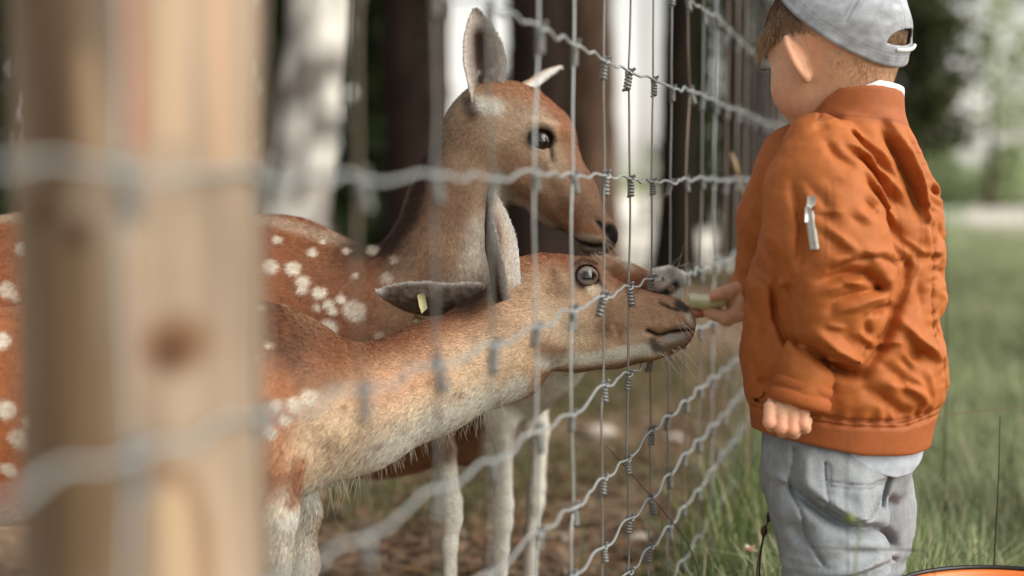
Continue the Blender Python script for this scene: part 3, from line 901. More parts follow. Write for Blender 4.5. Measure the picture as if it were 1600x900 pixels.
fl2 = [(-300, 560, -1, .3, 11), (150, 560, -1, .4, 11), (420, 560, -.9, .6, 12), (430, 680, -.5, 1, 13), (460, 760, -.4, 1, 14), (500, 740, -.5, .9, 20), (500, 560, -1, .1, 12), (560, 600, -1, .25, 10), (560, 720, -.7, .9, 18),
       (680, 550, -1, .35, 9), (680, 660, -.8, .7, 15), (780, 460, -.9, .5, 12), (780, 540, -1, .3, 8), (790, 620, -.8, .7, 12), (840, 400, -1, .1, 6), (870, 480, -1, .1, 6), (915, 405, -1, -.2, 4), (915, 460, -1, 0, 4),
       (850, 570, -1, .2, 7), (960, 450, -1, -.25, 4), (960, 510, -1, .1, 4.5), (960, 570, -1, .1, 5), (1030, 490, -1, -.1, 3), (1030, 540, -1, .2, 4), (1072, 500, -1, 0, 1.5), (1066, 476, -1, -.3, .8), (1066, 530, -1, .2, 2), (424, 900, 0, 1, 5), (470, 1000, 0, 1, 4), (915, 433, -1, 0, 1.2)]
def wt2(U, V, N):
    w = np.where(U < 400, 0.1, 1.0); w = np.where(U < 60, 0.3, w)
    w = np.where(U > 800, 1.5, w)
    w = w * np.where(N[:, 1] > 0.35, 0.25, 1.0)
    w = np.where(V > 960, .05, w)
    return np.where(np.hypot(U - 915, V - 433) < 17, 0.0, w)
def ear_p2(V, s, t, inn):
    C = np.tile(lin(86, 68, 54), (len(V), 1))
    n = fbm(V, 160, 3)
    C = mixc(C, (132, 118, 104), np.clip((n - .42) * 4, 0, 1) * .8)
    C = mixc(C, (214, 206, 196), np.clip((np.abs(t) - .84) / .12, 0, 1) * .9)
    C = mixc(C, (216, 208, 198), np.clip((s - .9) / .06, 0, 1) * .9)
    return mixc(C, (170, 140, 110), np.clip((t - .3) / .5, 0, 1) * np.clip((s - .0) / .3, 0, 1) * (1 - inn) * .5)
def ear_p2b(V, s, t, inn):
    C = np.tile(lin(88, 62, 44), (len(V), 1))
    C = mixc(C, (52, 34, 24), np.clip((.35 - s) / .2, 0, 1) * (1 - inn) * .8)
    C = mixc(C, (206, 190, 174), inn)
    pat = np.exp(-((s - .60) / .18) ** 2 - ((np.abs(t) - .42) / .2) ** 2) + np.exp(-((s - .38) / .12) ** 2 - (t / .4) ** 2)
    C = mixc(C, (92, 52, 32), inn * np.clip(pat * 1.5, 0, 1))
    C = mixc(C, (150, 110, 84), inn * np.clip((.14 - s) / .06, 0, 1) * .8)
    return mixc(C, (232, 226, 220), np.clip((np.abs(t) - .8) / .14, 0, 1) * .95)
ears2 = [dict(shape=dict(base=P(752, 462, 1.955), tip=P(590, 456, 1.94), w=px_m(29, 1.95), facing=(.1, 1, .35), cup=.6, base_w=.72, bend=P(600, 474, 1.95) - P(600, 466, 1.95)), paint=ear_p2, w=2.0),
         dict(shape=dict(base=P(806, 466, 1.835), tip=P(767, 296, 1.84), w=px_m(41, 1.84), facing=(1, -.36, .05), cup=.95, base_w=.62, bend=P(800, 380, 1.84) - P(793, 380, 1.84)), paint=ear_p2b, w=2.0)]
deer_b = build_deer('fallow doe with yellow ear tag stretching her neck low, closest to the camera', d2, f2, P(-500, 300, 1.8) + np.array([0, -.42, -.92]), P(1100, 370, 1.9) + np.array([0.01, .4, 0.03]),
                    .0038, st2, sp2, fl2, ears2, 270000, 22, wt2, GRP, (186, 132, 92))
eyeball('eye', deer_b, eyes2[0], .0171, (.2, -1, .2), (128, 114, 104), (26, 16, 12), 1.15, M_EYE)  # iris grey takes in a pale sky reflection
eyeball('eye', deer_b, eyes2[1], .0171, (.2, 1, .2), (128, 114, 104), (26, 16, 12), 1.15, M_EYE)
# ear tag: a pale yellow strip folded over the ear with its brown stud below
mb = MB()
tagp = [(657, 462), (661, 490)]
def slab(mb, corners, th, c):
    A = np.array(corners); n = np.cross(A[1] - A[0], A[2] - A[0]); n /= np.linalg.norm(n)
    k = len(A); V = np.concatenate([A + n * th / 2, A - n * th / 2])
    i = np.arange(k); j = (i + 1) % k
    Q = np.stack([i, j, j + k, i + k], -1)
    cT = [[0, a, a + 1] for a in range(1, k - 1)]; cB = [[k, k + a + 1, k + a] for a in range(1, k - 1)]
    mb.add(V, Q, cT + cB, c)
dt = 1.925
slab(mb, [P(*q, dt) for q in [(652, 462), (654, 459), (660, 458), (664, 461), (668, 482), (663, 486), (659, 490), (655, 478)]], .0022, lin(222, 212, 160))
mb.build('ear_tag', M_PLASTIC, deer_b, False)
mb = MB(); slab(mb, [P(*q, dt + .004) for q in [(648, 492), (661, 497), (656, 506), (643, 502)]], .004, lin(112, 88, 60))
mb.build('tag_stud', M_PLASTIC, deer_b, False)

# ---- the third doe, mouth open round the food, half hidden behind the other two
d3 = 2.10
ch3 = [([(250, 640, 2.60, 120, .8), (420, 620, 2.55, 135, .8), (600, 610, 2.45, 132, .8), (740, 630, 2.36, 96, .8)], .03),
       ([(745, 620, 2.34, 92, .8), (835, 565, 2.25, 62, .8), (915, 505, 2.18, 54, .85)], .04),
       ([(946, 455, 2.15, 59, .8), (980, 452, 2.12, 38, .8), (1012, 451, 2.10, 24, .95), (1044, 446, 2.08, 30, 1.0), (1057, 446, 2.06, 32, 1.0)], .015),
       ([(950, 500, 2.14, 36, .8), (1030, 506, 2.11, 20, .9), (1082, 507, 2.06, 18, 1.0), (1099, 508, 2.05, 16, 1.0)], .015),
       ([(778, 636, 2.26, 40, .8), (787, 690, 2.25, 15.5, 1), (786, 790, 2.25, 14.5, 1), (786, 815, 2.25, 14, 1), (783, 860, 2.25, 11, 1), (783, 950, 2.25, 10.5, 1), (789, 996, 2.25, 14, 1)], .012),
       ([(820, 622, 2.40, 40, .8), (843, 672, 2.40, 14.5, 1), (838, 760, 2.40, 13, 1), (837, 785, 2.40, 13, 1), (830, 830, 2.40, 10, 1), (827, 910, 2.40, 9.5, 1), (833, 950, 2.40, 13, 1)], .012),
       ([(300, 700, 2.50, 60, .7), (270, 800, 2.50, 20, 1), (285, 900, 2.5, 14, 1), (280, 930, 2.5, 15, 1)], .03),
       ([(300, 700, 2.66, 60, .7), (265, 780, 2.66, 20, 1), (280, 860, 2.66, 14, 1), (278, 885, 2.66, 15, 1)], .03)]
bp3 = [([(1036, 460), (1052, 448)], 8, -.006), ([(1030, 436), (1046, 426)], 7, .003), ([(1062, 470), (1050, 478)], 6, .003), ([(1018, 440), (1026, 462)], 6, -.003),
       ([(1068, 430)], 8, .003), ([(1070, 452)], 6, -.002)]
f3 = deer_sdf(d3, ch3, bp3)
st3 = [
    ([(250, 560), (740, 590)], 120, (130, 78, 46), .4), ([(700, 640), (790, 610), (860, 560)], 50, (104, 70, 48), .5),
    ([(935, 430), (1000, 445)], 50, (176, 126, 86), .5), ([(940, 405), (972, 400)], 10, (196, 150, 108), .7), ([(975, 405), (986, 420)], 6, (215, 190, 165), .7),
    ([(960, 445), (1018, 448)], 20, (158, 96, 58), .7), ([(1005, 460), (1025, 462)], 12, (84, 52, 36), .7),
    ([(1044, 426), (1076, 440), (1068, 472)], 27, (244, 240, 234), .5), ([(1044, 424), (1056, 418)], 6, (150, 146, 144), .7, .8),
    ([(1052, 432), (1068, 446)], 8, (150, 150, 150), .8, .7),
    ([(1030, 464), (1042, 456), (1054, 446)], 8, (38, 32, 30), .5), ([(1046, 452), (1050, 449)], 3, (200, 150, 120), .6),
    ([(1024, 470), (1060, 474)], 7, (225, 218, 208), .7), ([(1028, 440), (1034, 432)], 6, (190, 165, 140), .8, .8),
    ([(955, 560), (880, 600), (790, 668)], 26, (226, 216, 204), .6),
    ([(1000, 505), (1070, 512)], 16, (96, 70, 56), .6), ([(1078, 500), (1095, 500)], 12, (52, 36, 30), .6), ([(1098, 506), (1106, 520)], 9, (222, 214, 206), .6),
    ([(786, 660), (786, 1010)], 34, (232, 226, 216), .4), ([(846, 660), (838, 760), (826, 965)], 30, (228, 220, 210), .4), ([(820, 680), (820, 900)], 8, (120, 92, 72), .8, .7),
    ([(805, 690), (812, 800)], 8, (150, 124, 104), .8, .7)]
fl3 = [(300, 600, -1, .4, 11), (800, 600, -.6, .8, 10), (950, 420, -1, .1, 6), (1000, 450, -1, 0, 4), (1050, 430, -.7, -.4, 4), (1060, 465, -.8, .3, 4), (1045, 450, -.5, 0, 1), (1090, 515, -.6, .6, 6), (1060, 500, -1, .2, 3), (870, 600, -.7, .7, 12), (786, 700, 0, 1, 2.5), (786, 850, 0, 1, 1.5), (836, 740, 0, 1, 1.5)]
def wt3(U, V, N):
    w = np.where(U > 920, 1.6, np.where(U > 650, .5, .05))
    w = np.where((V > 470) & (V < 500) & (U > 1010), .2, w)
    return w * np.where(N[:, 1] > .35, .25, 1) * np.where(V > 900, .1, 1)
ears3 = [dict(shape=dict(base=P(905, 470, 2.12), tip=P(850, 470, 2.11), w=px_m(22, 2.1), facing=(.2, -1, .3), cup=.6), paint=ear_p1b),
         dict(shape=dict(base=P(905, 460, 2.22), tip=P(850, 450, 2.26), w=px_m(20, 2.2), facing=(.2, -1, .3), cup=.6), paint=ear_p1b)]
deer_c = build_deer('half hidden fallow doe at the back, mouth open at the green slice', d3, f3, P(60, 330, 2.5) + np.array([0, -.42, -1.05]), P(1128, 380, 2.1) + np.array([0, .65, .03]),
                    .0042, st3, dorsal_spots(rg, 25, 240, 640, 540, 660, 5, 10), fl3, ears3, 60000, 23, wt3, GRP, (150, 104, 70))
mb = MB()
tg = np.array([P(1010, 490, 2.09), P(1045, 489, 2.07), P(1080, 488, 2.05), P(1100, 491, 2.04)])
mb.tube(tg, [.012, .012, .010, .005], 10, lin(176, 112, 90))
mb.build('tongue', mat_attr('wet_tongue', .25, .5), deer_c)

for root, pts, sd in ((deer_a, [(938, 392), (930, 396), (945, 372), (925, 394), (940, 378)], 3), (deer_b, [(1040, 548), (1050, 546), (1060, 542), (1030, 550), (1064, 505), (1056, 500)], 4), (deer_c, [(1096, 520), (1100, 516), (1090, 523), (1104, 512), (1070, 422), (1062, 418), (1050, 418)], 5)):
    rg = np.random.default_rng(sd); dd = {3: d1 - .05, 4: d2, 5: d3 - .05}[sd]
    L = []
    for (x, y) in pts:
        for k in range(3):
            dy = rg.uniform(.1, .9) * (1 if y > 430 or sd == 3 else -1)
            L.append((P(x + rg.uniform(-4, 4), y + rg.uniform(-3, 3), dd - .005), (rg.uniform(.2, .9), rg.uniform(-.5, .5), -dy), rg.uniform(.02, .05)))
    whiskers(root, L, sd)
# long loose hairs under the low doe's throat and chest
rg = np.random.default_rng(9); L = []
for k in range(260):
    x = rg.uniform(495, 790); y = np.interp(x, [495, 600, 690, 760, 790], [752, 712, 668, 640, 632])
    L.append((P(x, y - 6, 1.78 + .1 * (x - 495) / 300 + rg.uniform(-.03, .03)), (rg.uniform(-.6, .5), rg.uniform(-.3, .3), -1), rg.uniform(.008, .03) * (1.7 if x < 570 else 1)))
whiskers(deer_b, L, 8, (214, 206, 188))
# ------------------------------------------------------------------ ground, track, woods
def GP(px, py, z=0.0):
    a, b = P(px, py, 1.0), np.array([0, 0, CAMZ])
    d = a - b; t = (z - CAMZ) / d[2]
    return b + d * t
def side(x, y):
    """signed distance to the fence line, + on the deer's side"""
    return (x - F0[0]) * FN[0] + (y - F0[1]) * FN[1]
n = 241
s = np.linspace(-1, 1, n); gx = np.sign(s) * (np.abs(s) * 9 + np.abs(s) ** 6 * 900)
sy = np.linspace(0, 1, n); gy = -6 + sy * 26 + sy ** 7 * 1200
X, Y = np.meshgrid(gx, gy, indexing='ij')
q = np.stack([X, Y, np.zeros_like(X)], -1)
def ground_h(x, y):
    q = np.stack([np.asarray(x, float), np.asarray(y, float), np.zeros_like(np.asarray(x, float))], -1)
    r = np.hypot(q[..., 0], q[..., 1])
    return (.05 * (fbm(q, .9, 3) - .5) + .02 * (fbm(q, 4, 2) - .5)) * np.clip((30 - r) / 20, 0, 1)
Z = ground_h(X, Y)
i = np.arange(n - 1)[:, None] * n; j = np.arange(n - 1)[None]
Q = np.stack([i + j, i + n + j, i + n + j + 1, i + j + 1], -1).reshape(-1, 4)
def ground_mat():
    m, nt, b = new_mat('woodland_floor')
    N = nt.nodes; L = nt.links
    tc = N.new('ShaderNodeTexCoord')
    at = N.new('ShaderNodeAttribute'); at.attribute_name = 'Col'
    def noise(sc, det=6):
        k = N.new('ShaderNodeTexNoise'); k.inputs['Scale'].default_value = sc; k.inputs['Detail'].default_value = det
        L.new(tc.outputs['Object'], k.inputs['Vector']); return k
    n1, n2 = noise(2.2), noise(26)
    mr = N.new('ShaderNodeMapRange'); mr.inputs['From Min'].default_value = .3; mr.inputs['From Max'].default_value = .7; mr.inputs['To Min'].default_value = .6; mr.inputs['To Max'].default_value = 1.4
    L.new(n2.outputs[0], mr.inputs['Value'])
    m1 = N.new('ShaderNodeMapRange'); m1.inputs['From Min'].default_value = .35; m1.inputs['From Max'].default_value = .65; m1.inputs['To Min'].default_value = .75; m1.inputs['To Max'].default_value = 1.25
    L.new(n1.outputs[0], m1.inputs['Value'])
    mu = N.new('ShaderNodeMath'); mu.operation = 'MULTIPLY'; L.new(mr.outputs[0], mu.inputs[0]); L.new(m1.outputs[0], mu.inputs[1])
    sc = N.new('ShaderNodeVectorMath'); sc.operation = 'SCALE'; L.new(at.outputs['Color'], sc.inputs[0]); L.new(mu.outputs[0], sc.inputs['Scale'])
    L.new(sc.outputs[0], b.inputs['Base Color']); b.inputs['Roughness'].default_value = .95; b.inputs['Specular IOR Level'].default_value = .1
    bp = N.new('ShaderNodeBump'); bp.inputs['Strength'].default_value = .7; bp.inputs['Distance'].default_value = .03
    L.new(n2.outputs[0], bp.inputs['Height']); L.new(bp.outputs[0], b.inputs['Normal'])
    return m
sd = side(X, Y)
C = np.empty(X.shape + (3,)); C[:] = lin(142, 119, 97)
nz1 = fbm(q, .6, 3); nz2 = fbm(q, 2.5, 3)
def blend(C, colr, w): return C * (1 - w[..., None]) + lin(colr) * w[..., None]
C = blend(C, (86, 84, 52), np.clip((nz1 - .52) * 8, 0, 1) * np.clip(sd * 1.2, 0, 1) * .8)          # green patches in the enclosure
C = blend(C, (108, 114, 80), np.clip(.0 - sd * 3.5, 0, 1))                                            # grass on the near side
C = blend(C, (172, 178, 150), np.clip(.0 - sd * 3.5, 0, 1) * np.clip((Y - 7) / 10, 0, 1))  # mid-distance grass paled, haze put into the colour
C = blend(C, (96, 82, 62), np.clip((Y - 12) / 14, 0, 1) * np.clip(sd, 0, 1))
g = link('ground', mesh_np('ground', np.stack([X, Y, Z], -1).reshape(-1, 3), Q, None, True, np.clip(C, .01, .9).reshape(-1, 3)), None, ground_mat())
tag(g, kind='structure')

M_GRAVEL = mat_attr('pale_gravel', .9, .15, noise=.2, nscale=3, bump=.5, bscale=40, bdist=.01)
def sheet(name, px, z, colr):
    pts = np.array([GP(a, b) for a, b in px]); pts[:, 2] = z
    k = len(pts); m = MB(); c = pts.mean(0)
    m.add(np.concatenate([pts, [c]]), None, [[i, (i + 1) % k, k] for i in range(k)], lin(colr))
    o = m.build(name, M_GRAVEL, None); tag(o, kind='structure'); return o
sheet('pale_track', [(905, 432), (1000, 426), (1150, 424), (1138, 360), (1128, 303), (955, 302), (930, 350)], .035, (240, 233, 220))  # brightness of a sunlit clearing put into the track colour
sheet('gravel_yard', [(1500, 352), (1530, 366), (1590, 372), (1900, 376), (1900, 312), (1640, 308), (1560, 312), (1515, 326)], .035, (206, 198, 186))

# ---- trees ---------------------------------------------------------------
def leaves(blobs, size, cols, rg, flat=.0):
    """many small leaf faces spread through blobs (centre, radii, count): 4-sided leaves with a fold"""
    Vs, Qs, Cs = [], [], []; off = 0
    cols = np.array([lin(c) for c in cols])
    for c, r, n in blobs:
        d = rg.normal(size=(n, 3)); d /= np.linalg.norm(d, axis=1)[:, None]
        rad = rg.random(n) ** .45
        clump = rg.normal(size=(max(6, n // 45), 3)); clump /= np.linalg.norm(clump, axis=1)[:, None]
        clump *= (rg.random(len(clump)) ** .4)[:, None]
        ci = rg.integers(0, len(clump), n)
        pos = np.where(rg.random(n)[:, None] < .75, clump[ci] + rg.normal(0, .16, (n, 3)), d * rad[:, None])
        pos = np.asarray(c) + pos * np.asarray(r)
        L = size * rg.uniform(.6, 1.4, n)[:, None]; wd_ = L * rg.uniform(.35, .55, n)[:, None]
        a = rg.normal(size=(n, 3)); a[:, 2] -= .3; a /= np.linalg.norm(a, axis=1)[:, None]
        b = np.cross(a, rg.normal(size=(n, 3))); b /= np.linalg.norm(b, axis=1)[:, None] + 1e-9
        V = np.stack([pos - a * L * .5, pos + b * wd_ * .5, pos + a * L * .5, pos - b * wd_ * .5], 1)
        Vs.append(V.reshape(-1, 3)); Qs.append(np.arange(n)[:, None] * 4 + np.array([[0, 1, 2, 3]]) + off); off += 4 * n
        cc = cols[rg.integers(0, len(cols), n)] * (rg.uniform(.7, 1.3, n) * (.8 + .4 * rg.random(len(clump))[ci]))[:, None]
        Cs.append(np.repeat(np.clip(cc, .005, .8), 4, 0))
    return mesh_np('crown', np.concatenate(Vs), np.concatenate(Qs), None, False, np.concatenate(Cs))

def trunk_mesh(p0, p1, r0, r1, colf, rg, rows=70, sides=28, rough=.06):
    t = np.linspace(0, 1, rows)
    wob = np.cumsum(rg.normal(0, .006, (rows, 2)), 0) * (r0 / .15)
    c = p0[None] + (p1 - p0)[None] * t[:, None]; c[:, :2] += wob - t[:, None] * wob[-1] * .3
    flare = 1 + .5 * np.exp(-t * np.linalg.norm(p1 - p0) / .35)
    r = (r0 + (r1 - r0) * t) * flare
    a = np.arange(sides) * 2 * math.pi / sides
    Vd = np.stack([np.cos(a), np.sin(a), 0 * a], -1)
    q = c[:, None] + Vd[None] * r[:, None, None]
    nn = fbm(q * np.array([1, 1, .35]), 9 / max(r0 / .15, .6), 3) - .5
    q = c[:, None] + Vd[None] * (r[:, None] * (1 + 2 * rough * nn))[..., None]
    i = np.arange(rows - 1)[:, None] * sides; j = np.arange(sides)[None]; j2 = (j + 1) % sides
    Q = np.stack([i + j, i + j2, i + sides + j2, i + sides + j], -1).reshape(-1, 4)
    V = q.reshape(-1, 3)
    return mesh_np('trunk', V, Q, None, True, np.clip(colf(V), .006, .9))

def bark(colr, dark=.5):
    def f(V):
        g = fbm(V * np.array([1, 1, .22]), 26, 3); g2 = fbm(V, 3, 2)
        return lin(colr)[None] * (1 + 1.6 * dark * (g - .5) + .6 * (g2 - .5))[:, None]
    return f
def birch_bark(V):
    C = np.tile(lin(204, 200, 192), (len(V), 1))
    g = fbm(V * np.array([2.5, 2.5, 14]), 2.2, 3); g2 = fbm(V * np.array([1, 1, 1.9]) + 4, 4.2, 3); g3 = fbm(V + 2, 4, 2)
    w = np.clip((g - .55) * 9, 0, 1); C = C * (1 - w[:, None] * .7) + lin(70, 58, 50) * w[:, None] * .7
    w = np.clip((g2 - .50) * 6, 0, 1); C = C * (1 - w[:, None] * .85) + lin(52, 42, 38) * w[:, None] * .85
    return C * (1 + .3 * (g3 - .5))[:, None]

def tree(label, name, a, b, width, d, colf, rg, crown=(), leaf=.14, cols=((70, 86, 46),), top=8.0, group=None, limbs=4):
    """trunk through two photo points at depth d, run down to the ground and up to the top; crown blobs in metres from the trunk's foot"""
    pa, pb = P(a[0], a[1], d), P(b[0], b[1], d); ax = (pa - pb) / (pa[2] - pb[2])
    foot = pb - ax * (pb[2] + .05); tip = foot + ax * top
    root = empty(name, foot, label, 'tree', group)
    r = width * d / FPX / 2
    link('trunk', trunk_mesh(foot, tip, r * 1.05, r * .35, colf, rg), root, M_BARK)
    mb = MB()
    for k in range(limbs):
        h = rg.uniform(.45, .9) * top; az = rg.uniform(0, 2 * math.pi); Lb = rg.uniform(.8, 1.8)
        s = foot + ax * h; dirv = np.array([math.cos(az), math.sin(az), rg.uniform(.1, .6)])
        t = np.linspace(0, 1, 7)[:, None]
        mb.tube(s + dirv * Lb * t + np.array([0, 0, .25]) * t ** 2 + np.cumsum(rg.normal(0, .03, (7, 3)), 0) * t, np.linspace(r * .3, r * .06, 7), 7, lin(74, 60, 50))
    if limbs: mb.build('limbs', M_BARK, root, True, 'stuff')
    if len(crown):
        bl = [(foot + np.asarray(c), rr, nn) for c, rr, nn in crown]
        link('crown', leaves(bl, leaf, cols, rg), root, M_LEAF, 'stuff')
    return root
rg = np.random.default_rng(31)
GT = 'trees standing in the enclosure'
DK = ((48, 60, 30), (58, 72, 38), (40, 50, 28), (70, 82, 44))
def can(n, z0, z1, r, cnt): return [((rg.uniform(-r, r) * 1.6, rg.uniform(-r, r) * 1.4, rg.uniform(z0, z1)), (rg.uniform(1.2, 1.9), rg.uniform(1.2, 1.9), rg.uniform(.5, .9)), cnt) for _ in range(n + 4)]
tree('white birch trunk with dark scars, leaning right just beside the post', 'birch_tree', (494, 0), (464, 340), 106, 5.2, birch_bark, rg, can(5, 3.6, 6.5, 1.2, 1100), .09, DK, 7.5, GT)
tree('dark straight trunk to the right of the white birch', 'pine_tree', (626, 0), (630, 340), 66, 9, bark((44, 34, 28)), rg, can(6, 3.4, 7, 1.6, 1400), .13, DK, 9, GT)
tree('grey brown trunk behind the raised ear, left of the bright gap', 'pine_tree', (684, 0), (680, 340), 46, 11, bark((86, 70, 60)), rg, can(5, 4.2, 7, 1.6, 1300), .13, DK, 9, GT)
tree('thick very dark trunk rising right behind the tall doe\'s head', 'pine_tree', (836, 0), (834, 340), 92, 7, bark((40, 31, 26)), rg, can(6, 3.2, 7, 1.4, 1300), .12, DK, 9, GT)
tree('thick brown trunk directly left of the brightest gap', 'pine_tree', (922, 0), (920, 340), 84, 7.8, bark((84, 66, 54)), rg, can(6, 3.3, 7, 1.4, 1300), .12, DK, 9, GT)
tree('dark trunk in the middle of the open wire, right of the brightest gap', 'pine_tree', (1064, 0), (1056, 400), 58, 11, bark((38, 32, 25)), rg, can(6, 3.6, 7.5, 1.8, 1500), .14, DK, 9, GT)
tree('grey brown trunk close left of the child\'s sleeve', 'pine_tree', (1146, 0), (1150, 400), 52, 13, bark((70, 60, 52)), rg, can(5, 4.4, 7.5, 1.8, 1400), .14, DK, 9, GT)
tree('broad brown trunk behind the close-set wires by the child\'s face', 'pine_tree', (1208, 0), (1208, 400), 64, 10, bark((76, 64, 56)), rg, can(5, 3.6, 7, 1.5, 1400), .13, DK, 9, GT)
tree('thin far trunk between the birch and the dark trunk', 'pine_tree', (566, 0), (568, 340), 20, 19, bark((46, 50, 32)), rg, can(4, 4, 8, 1.8, 1200), .16, DK, 10, GT)
tree('thin far trunk standing in the brightest gap', 'pine_tree', (1012, 0), (1010, 340), 10, 27, bark((120, 116, 96)), rg, (), .16, DK, 10, GT, 2)
tree('thin far trunk between the two dark trunks by the child', 'pine_tree', (1106, 0), (1104, 340), 20, 22, bark((90, 82, 70)), rg, can(4, 4.5, 8, 1.8, 1200), .16, DK, 10, GT)

# dark evergreens that close the wood; crowns reach the ground and leave gaps
def evergreen(label, px, half, top_h, d, cnt, cols, group, leaf=.17, base=0.0, sky=.0, name='evergreen_tree', tw=16):
    foot = GP(px, 288 + CAMZ * FPX / d) if False else np.array([(px - 800) / FPX * d, d, 0.0])
    root = empty(name, foot, label, 'tree', group)
    r = half * d / FPX
    link('trunk', trunk_mesh(foot - [0, 0, .05], foot + np.array([0, 0, top_h * .95]), tw * d / FPX / 2, .02, bark((62, 52, 42)), rg, 40, 14), root, M_BARK)
    bl = []
    nlev = 7
    for k in range(nlev):
        t = (k + .5) / nlev; z = base + (top_h - base) * t
        rr = r * (1.05 - .55 * t)
        for _ in range(2):
            bl.append((foot + np.array([rg.uniform(-.35, .35) * rr, rg.uniform(-.35, .35) * rr, z]), (rr * .8, rr * .8, (top_h - base) / nlev * .8), int(cnt / nlev / 2 * (1.3 - .6 * t))))
    link('crown', leaves(bl, leaf, cols, rg), root, M_LEAF, 'stuff')
    return root
GE = 'dark evergreens closing the wood'
D2 = ((52, 68, 36), (68, 86, 46), (40, 52, 28), (84, 102, 58))
for lab, px, half, th_, d, cnt in [
        ('dark evergreen at the left edge, beyond the post', -40, 150, 10, 15, 6500), ('dark evergreen added unseen just outside the left edge of the view to shade that side', -900, 420, 9, 7, 7000), ('dark evergreen added unseen beyond the left edge, nearest to the camera, to shade that side', -4300, 1300, 8, 2.6, 7000), ('dark evergreen hidden mostly by the post', 250, 150, 10, 18, 5000),  # two unseen evergreens left of the view are added to darken that side
        ('dark evergreen behind the birch', 430, 95, 10, 16, 6000), ('dark evergreen right of the birch, with small gaps of light', 568, 80, 9, 15, 3600), ('dark evergreen behind the dark straight trunk', 642, 58, 10, 23, 4200),
        ('dark evergreen behind the tall doe\'s forehead', 850, 72, 10, 21, 5000), ('dark evergreen behind the thick brown trunk', 912, 46, 10, 25, 3800),
        ('dark evergreen behind the trunk in the open wire', 1078, 42, 10, 22, 3600), ('dark evergreen behind the close-set wires', 1160, 60, 10, 26, 4500), ('dark evergreen behind the child\'s face', 1240, 75, 10, 21, 5000)]:
    evergreen(lab, px, half, th_, d, int(cnt * 1.5), D2, GE, .24)
# the yew behind the cap, paler trees beyond the field
evergreen('dark spreading yew tree behind the grey cap, crown cut by the frame', 1420, 118, 5.2, 13, 7500, ((66, 74, 46), (84, 90, 56), (52, 58, 36), (104, 106, 70)), None, .13, 1.15, name='yew_tree', tw=40)
GPALE = 'pale trees beyond the field'
PALE = ((150, 164, 118), (172, 184, 140), (128, 146, 98), (190, 198, 160))  # leaf greens paled to carry haze and bright light
for lab, px, half, th_, d, cnt, b0 in [('pale leafy tree at the right edge of the field', 1620, 95, 7, 34, 2400, 1.6), ('pale leafy tree half behind the yew', 1545, 52, 6.5, 40, 900, 2.2), ('pale low tree behind the orange shoulder', 1470, 70, 2.2, 44, 2600, 0), ('pale low tree right of the orange jacket', 1575, 80, 1.9, 42, 3000, 0)]:
    evergreen(lab, px, half, th_, d, cnt, PALE, GPALE, .2, b0, name='leafy_tree')
# far woodland edge, one mass
bl = []
for x in np.linspace(-60, 80, 60):
    bl.append((np.array([x, 95 + rg.uniform(-6, 6), 1.0]), (2.2, 2, rg.uniform(1.2, 2.6)), 500))
o = link('far_woodland', leaves(bl, .35, PALE, rg), None, M_LEAF); tag(o, kind='stuff')

# ---- ground cover ---------------------------------------------------------
def blades(pos, Lr, wr, cols, rg, droop=.6, up=1.0):
    n = len(pos)
    cols = np.array([lin(c) for c in cols])
    az = rg.uniform(0, 2 * math.pi, n); lean = np.abs(rg.normal(.25, .3, n)) * droop + .05
    L = rg.uniform(*Lr, n) * rg.uniform(.6, 1.0, n); w = rg.uniform(*wr, n)
    d = np.stack([np.cos(az), np.sin(az), 0 * az], -1); sdv = np.stack([-np.sin(az), np.cos(az), 0 * az], -1)
    ts = [0, .35, .7, 1.0]; rows = []
    for t in ts:
        c = pos + d * (L * lean * t ** 1.6 * 1.3)[:, None] + np.array([0, 0, 1.0]) * (L * up * (t - .32 * lean * t * t))[:, None]
        if t < 1: rows += [c - sdv * (w * (1 - .55 * t))[:, None] / 2, c + sdv * (w * (1 - .55 * t))[:, None] / 2]
        else: rows += [c]
    V = np.stack(rows, 1).reshape(-1, 3)
    k = np.arange(n)[:, None, None] * 7
    Q = (k + np.array([[[0, 1, 3, 2], [2, 3, 5, 4]]])).reshape(-1, 4); T = (k[:, 0] + np.array([[4, 5, 6]]))
    cc = cols[rg.integers(0, len(cols), n)] * rg.uniform(.65, 1.35, n)[:, None]
    C = np.repeat(cc[:, None], 7, 1); C[:, 0:2] *= .75
    return V, Q, T, np.clip(C, .01, .8).reshape(-1, 3)
rg = np.random.default_rng(41)
def scatter(n, x0, x1, y0, y1, cond):
    out = []
    while sum(len(o) for o in out) < n:
        y = y0 * (y1 / y0) ** rg.random(n) ; x = rg.uniform(-1, 1, n) * 0 + rg.uniform(x0, x1, n) * y
        k = cond(x, y); out.append(np.stack([x[k], y[k], ground_h(x[k], y[k]) - .005], -1))
    return np.concatenate(out)[:n]
GC = ((112, 126, 84), (130, 142, 102), (94, 110, 72), (150, 158, 120), (124, 136, 98), (176, 168, 138), (160, 166, 132))
fx = lambda px: (px - 800) / FPX
pos = scatter(62000, fx(1050), fx(1700), 1.9, 24, lambda x, y: side(x, y) < -.10 + rg.normal(0, .07, len(x)))
far = np.clip((pos[:, 1] - 2) / 6, 0, 1)
GP_ = fbm(pos * np.array([1, 1, 0]) + 3, 1.6, 3)
tuft = .5 + 1.0 * fbm(pos * np.array([1, 1, 0]), 3.5, 2)
V, Q, T, C = blades(pos, (.09, .21), (.003, .006), GC, rg, 1.7, tuft)
C = np.clip(C * (.25 + 2.1 * np.repeat(GP_, 7))[:, None], .01, .8)
o = link('grass', mesh_np('grass', V, Q, T, True, C), None, M_GRASS); tag(o, kind='stuff')
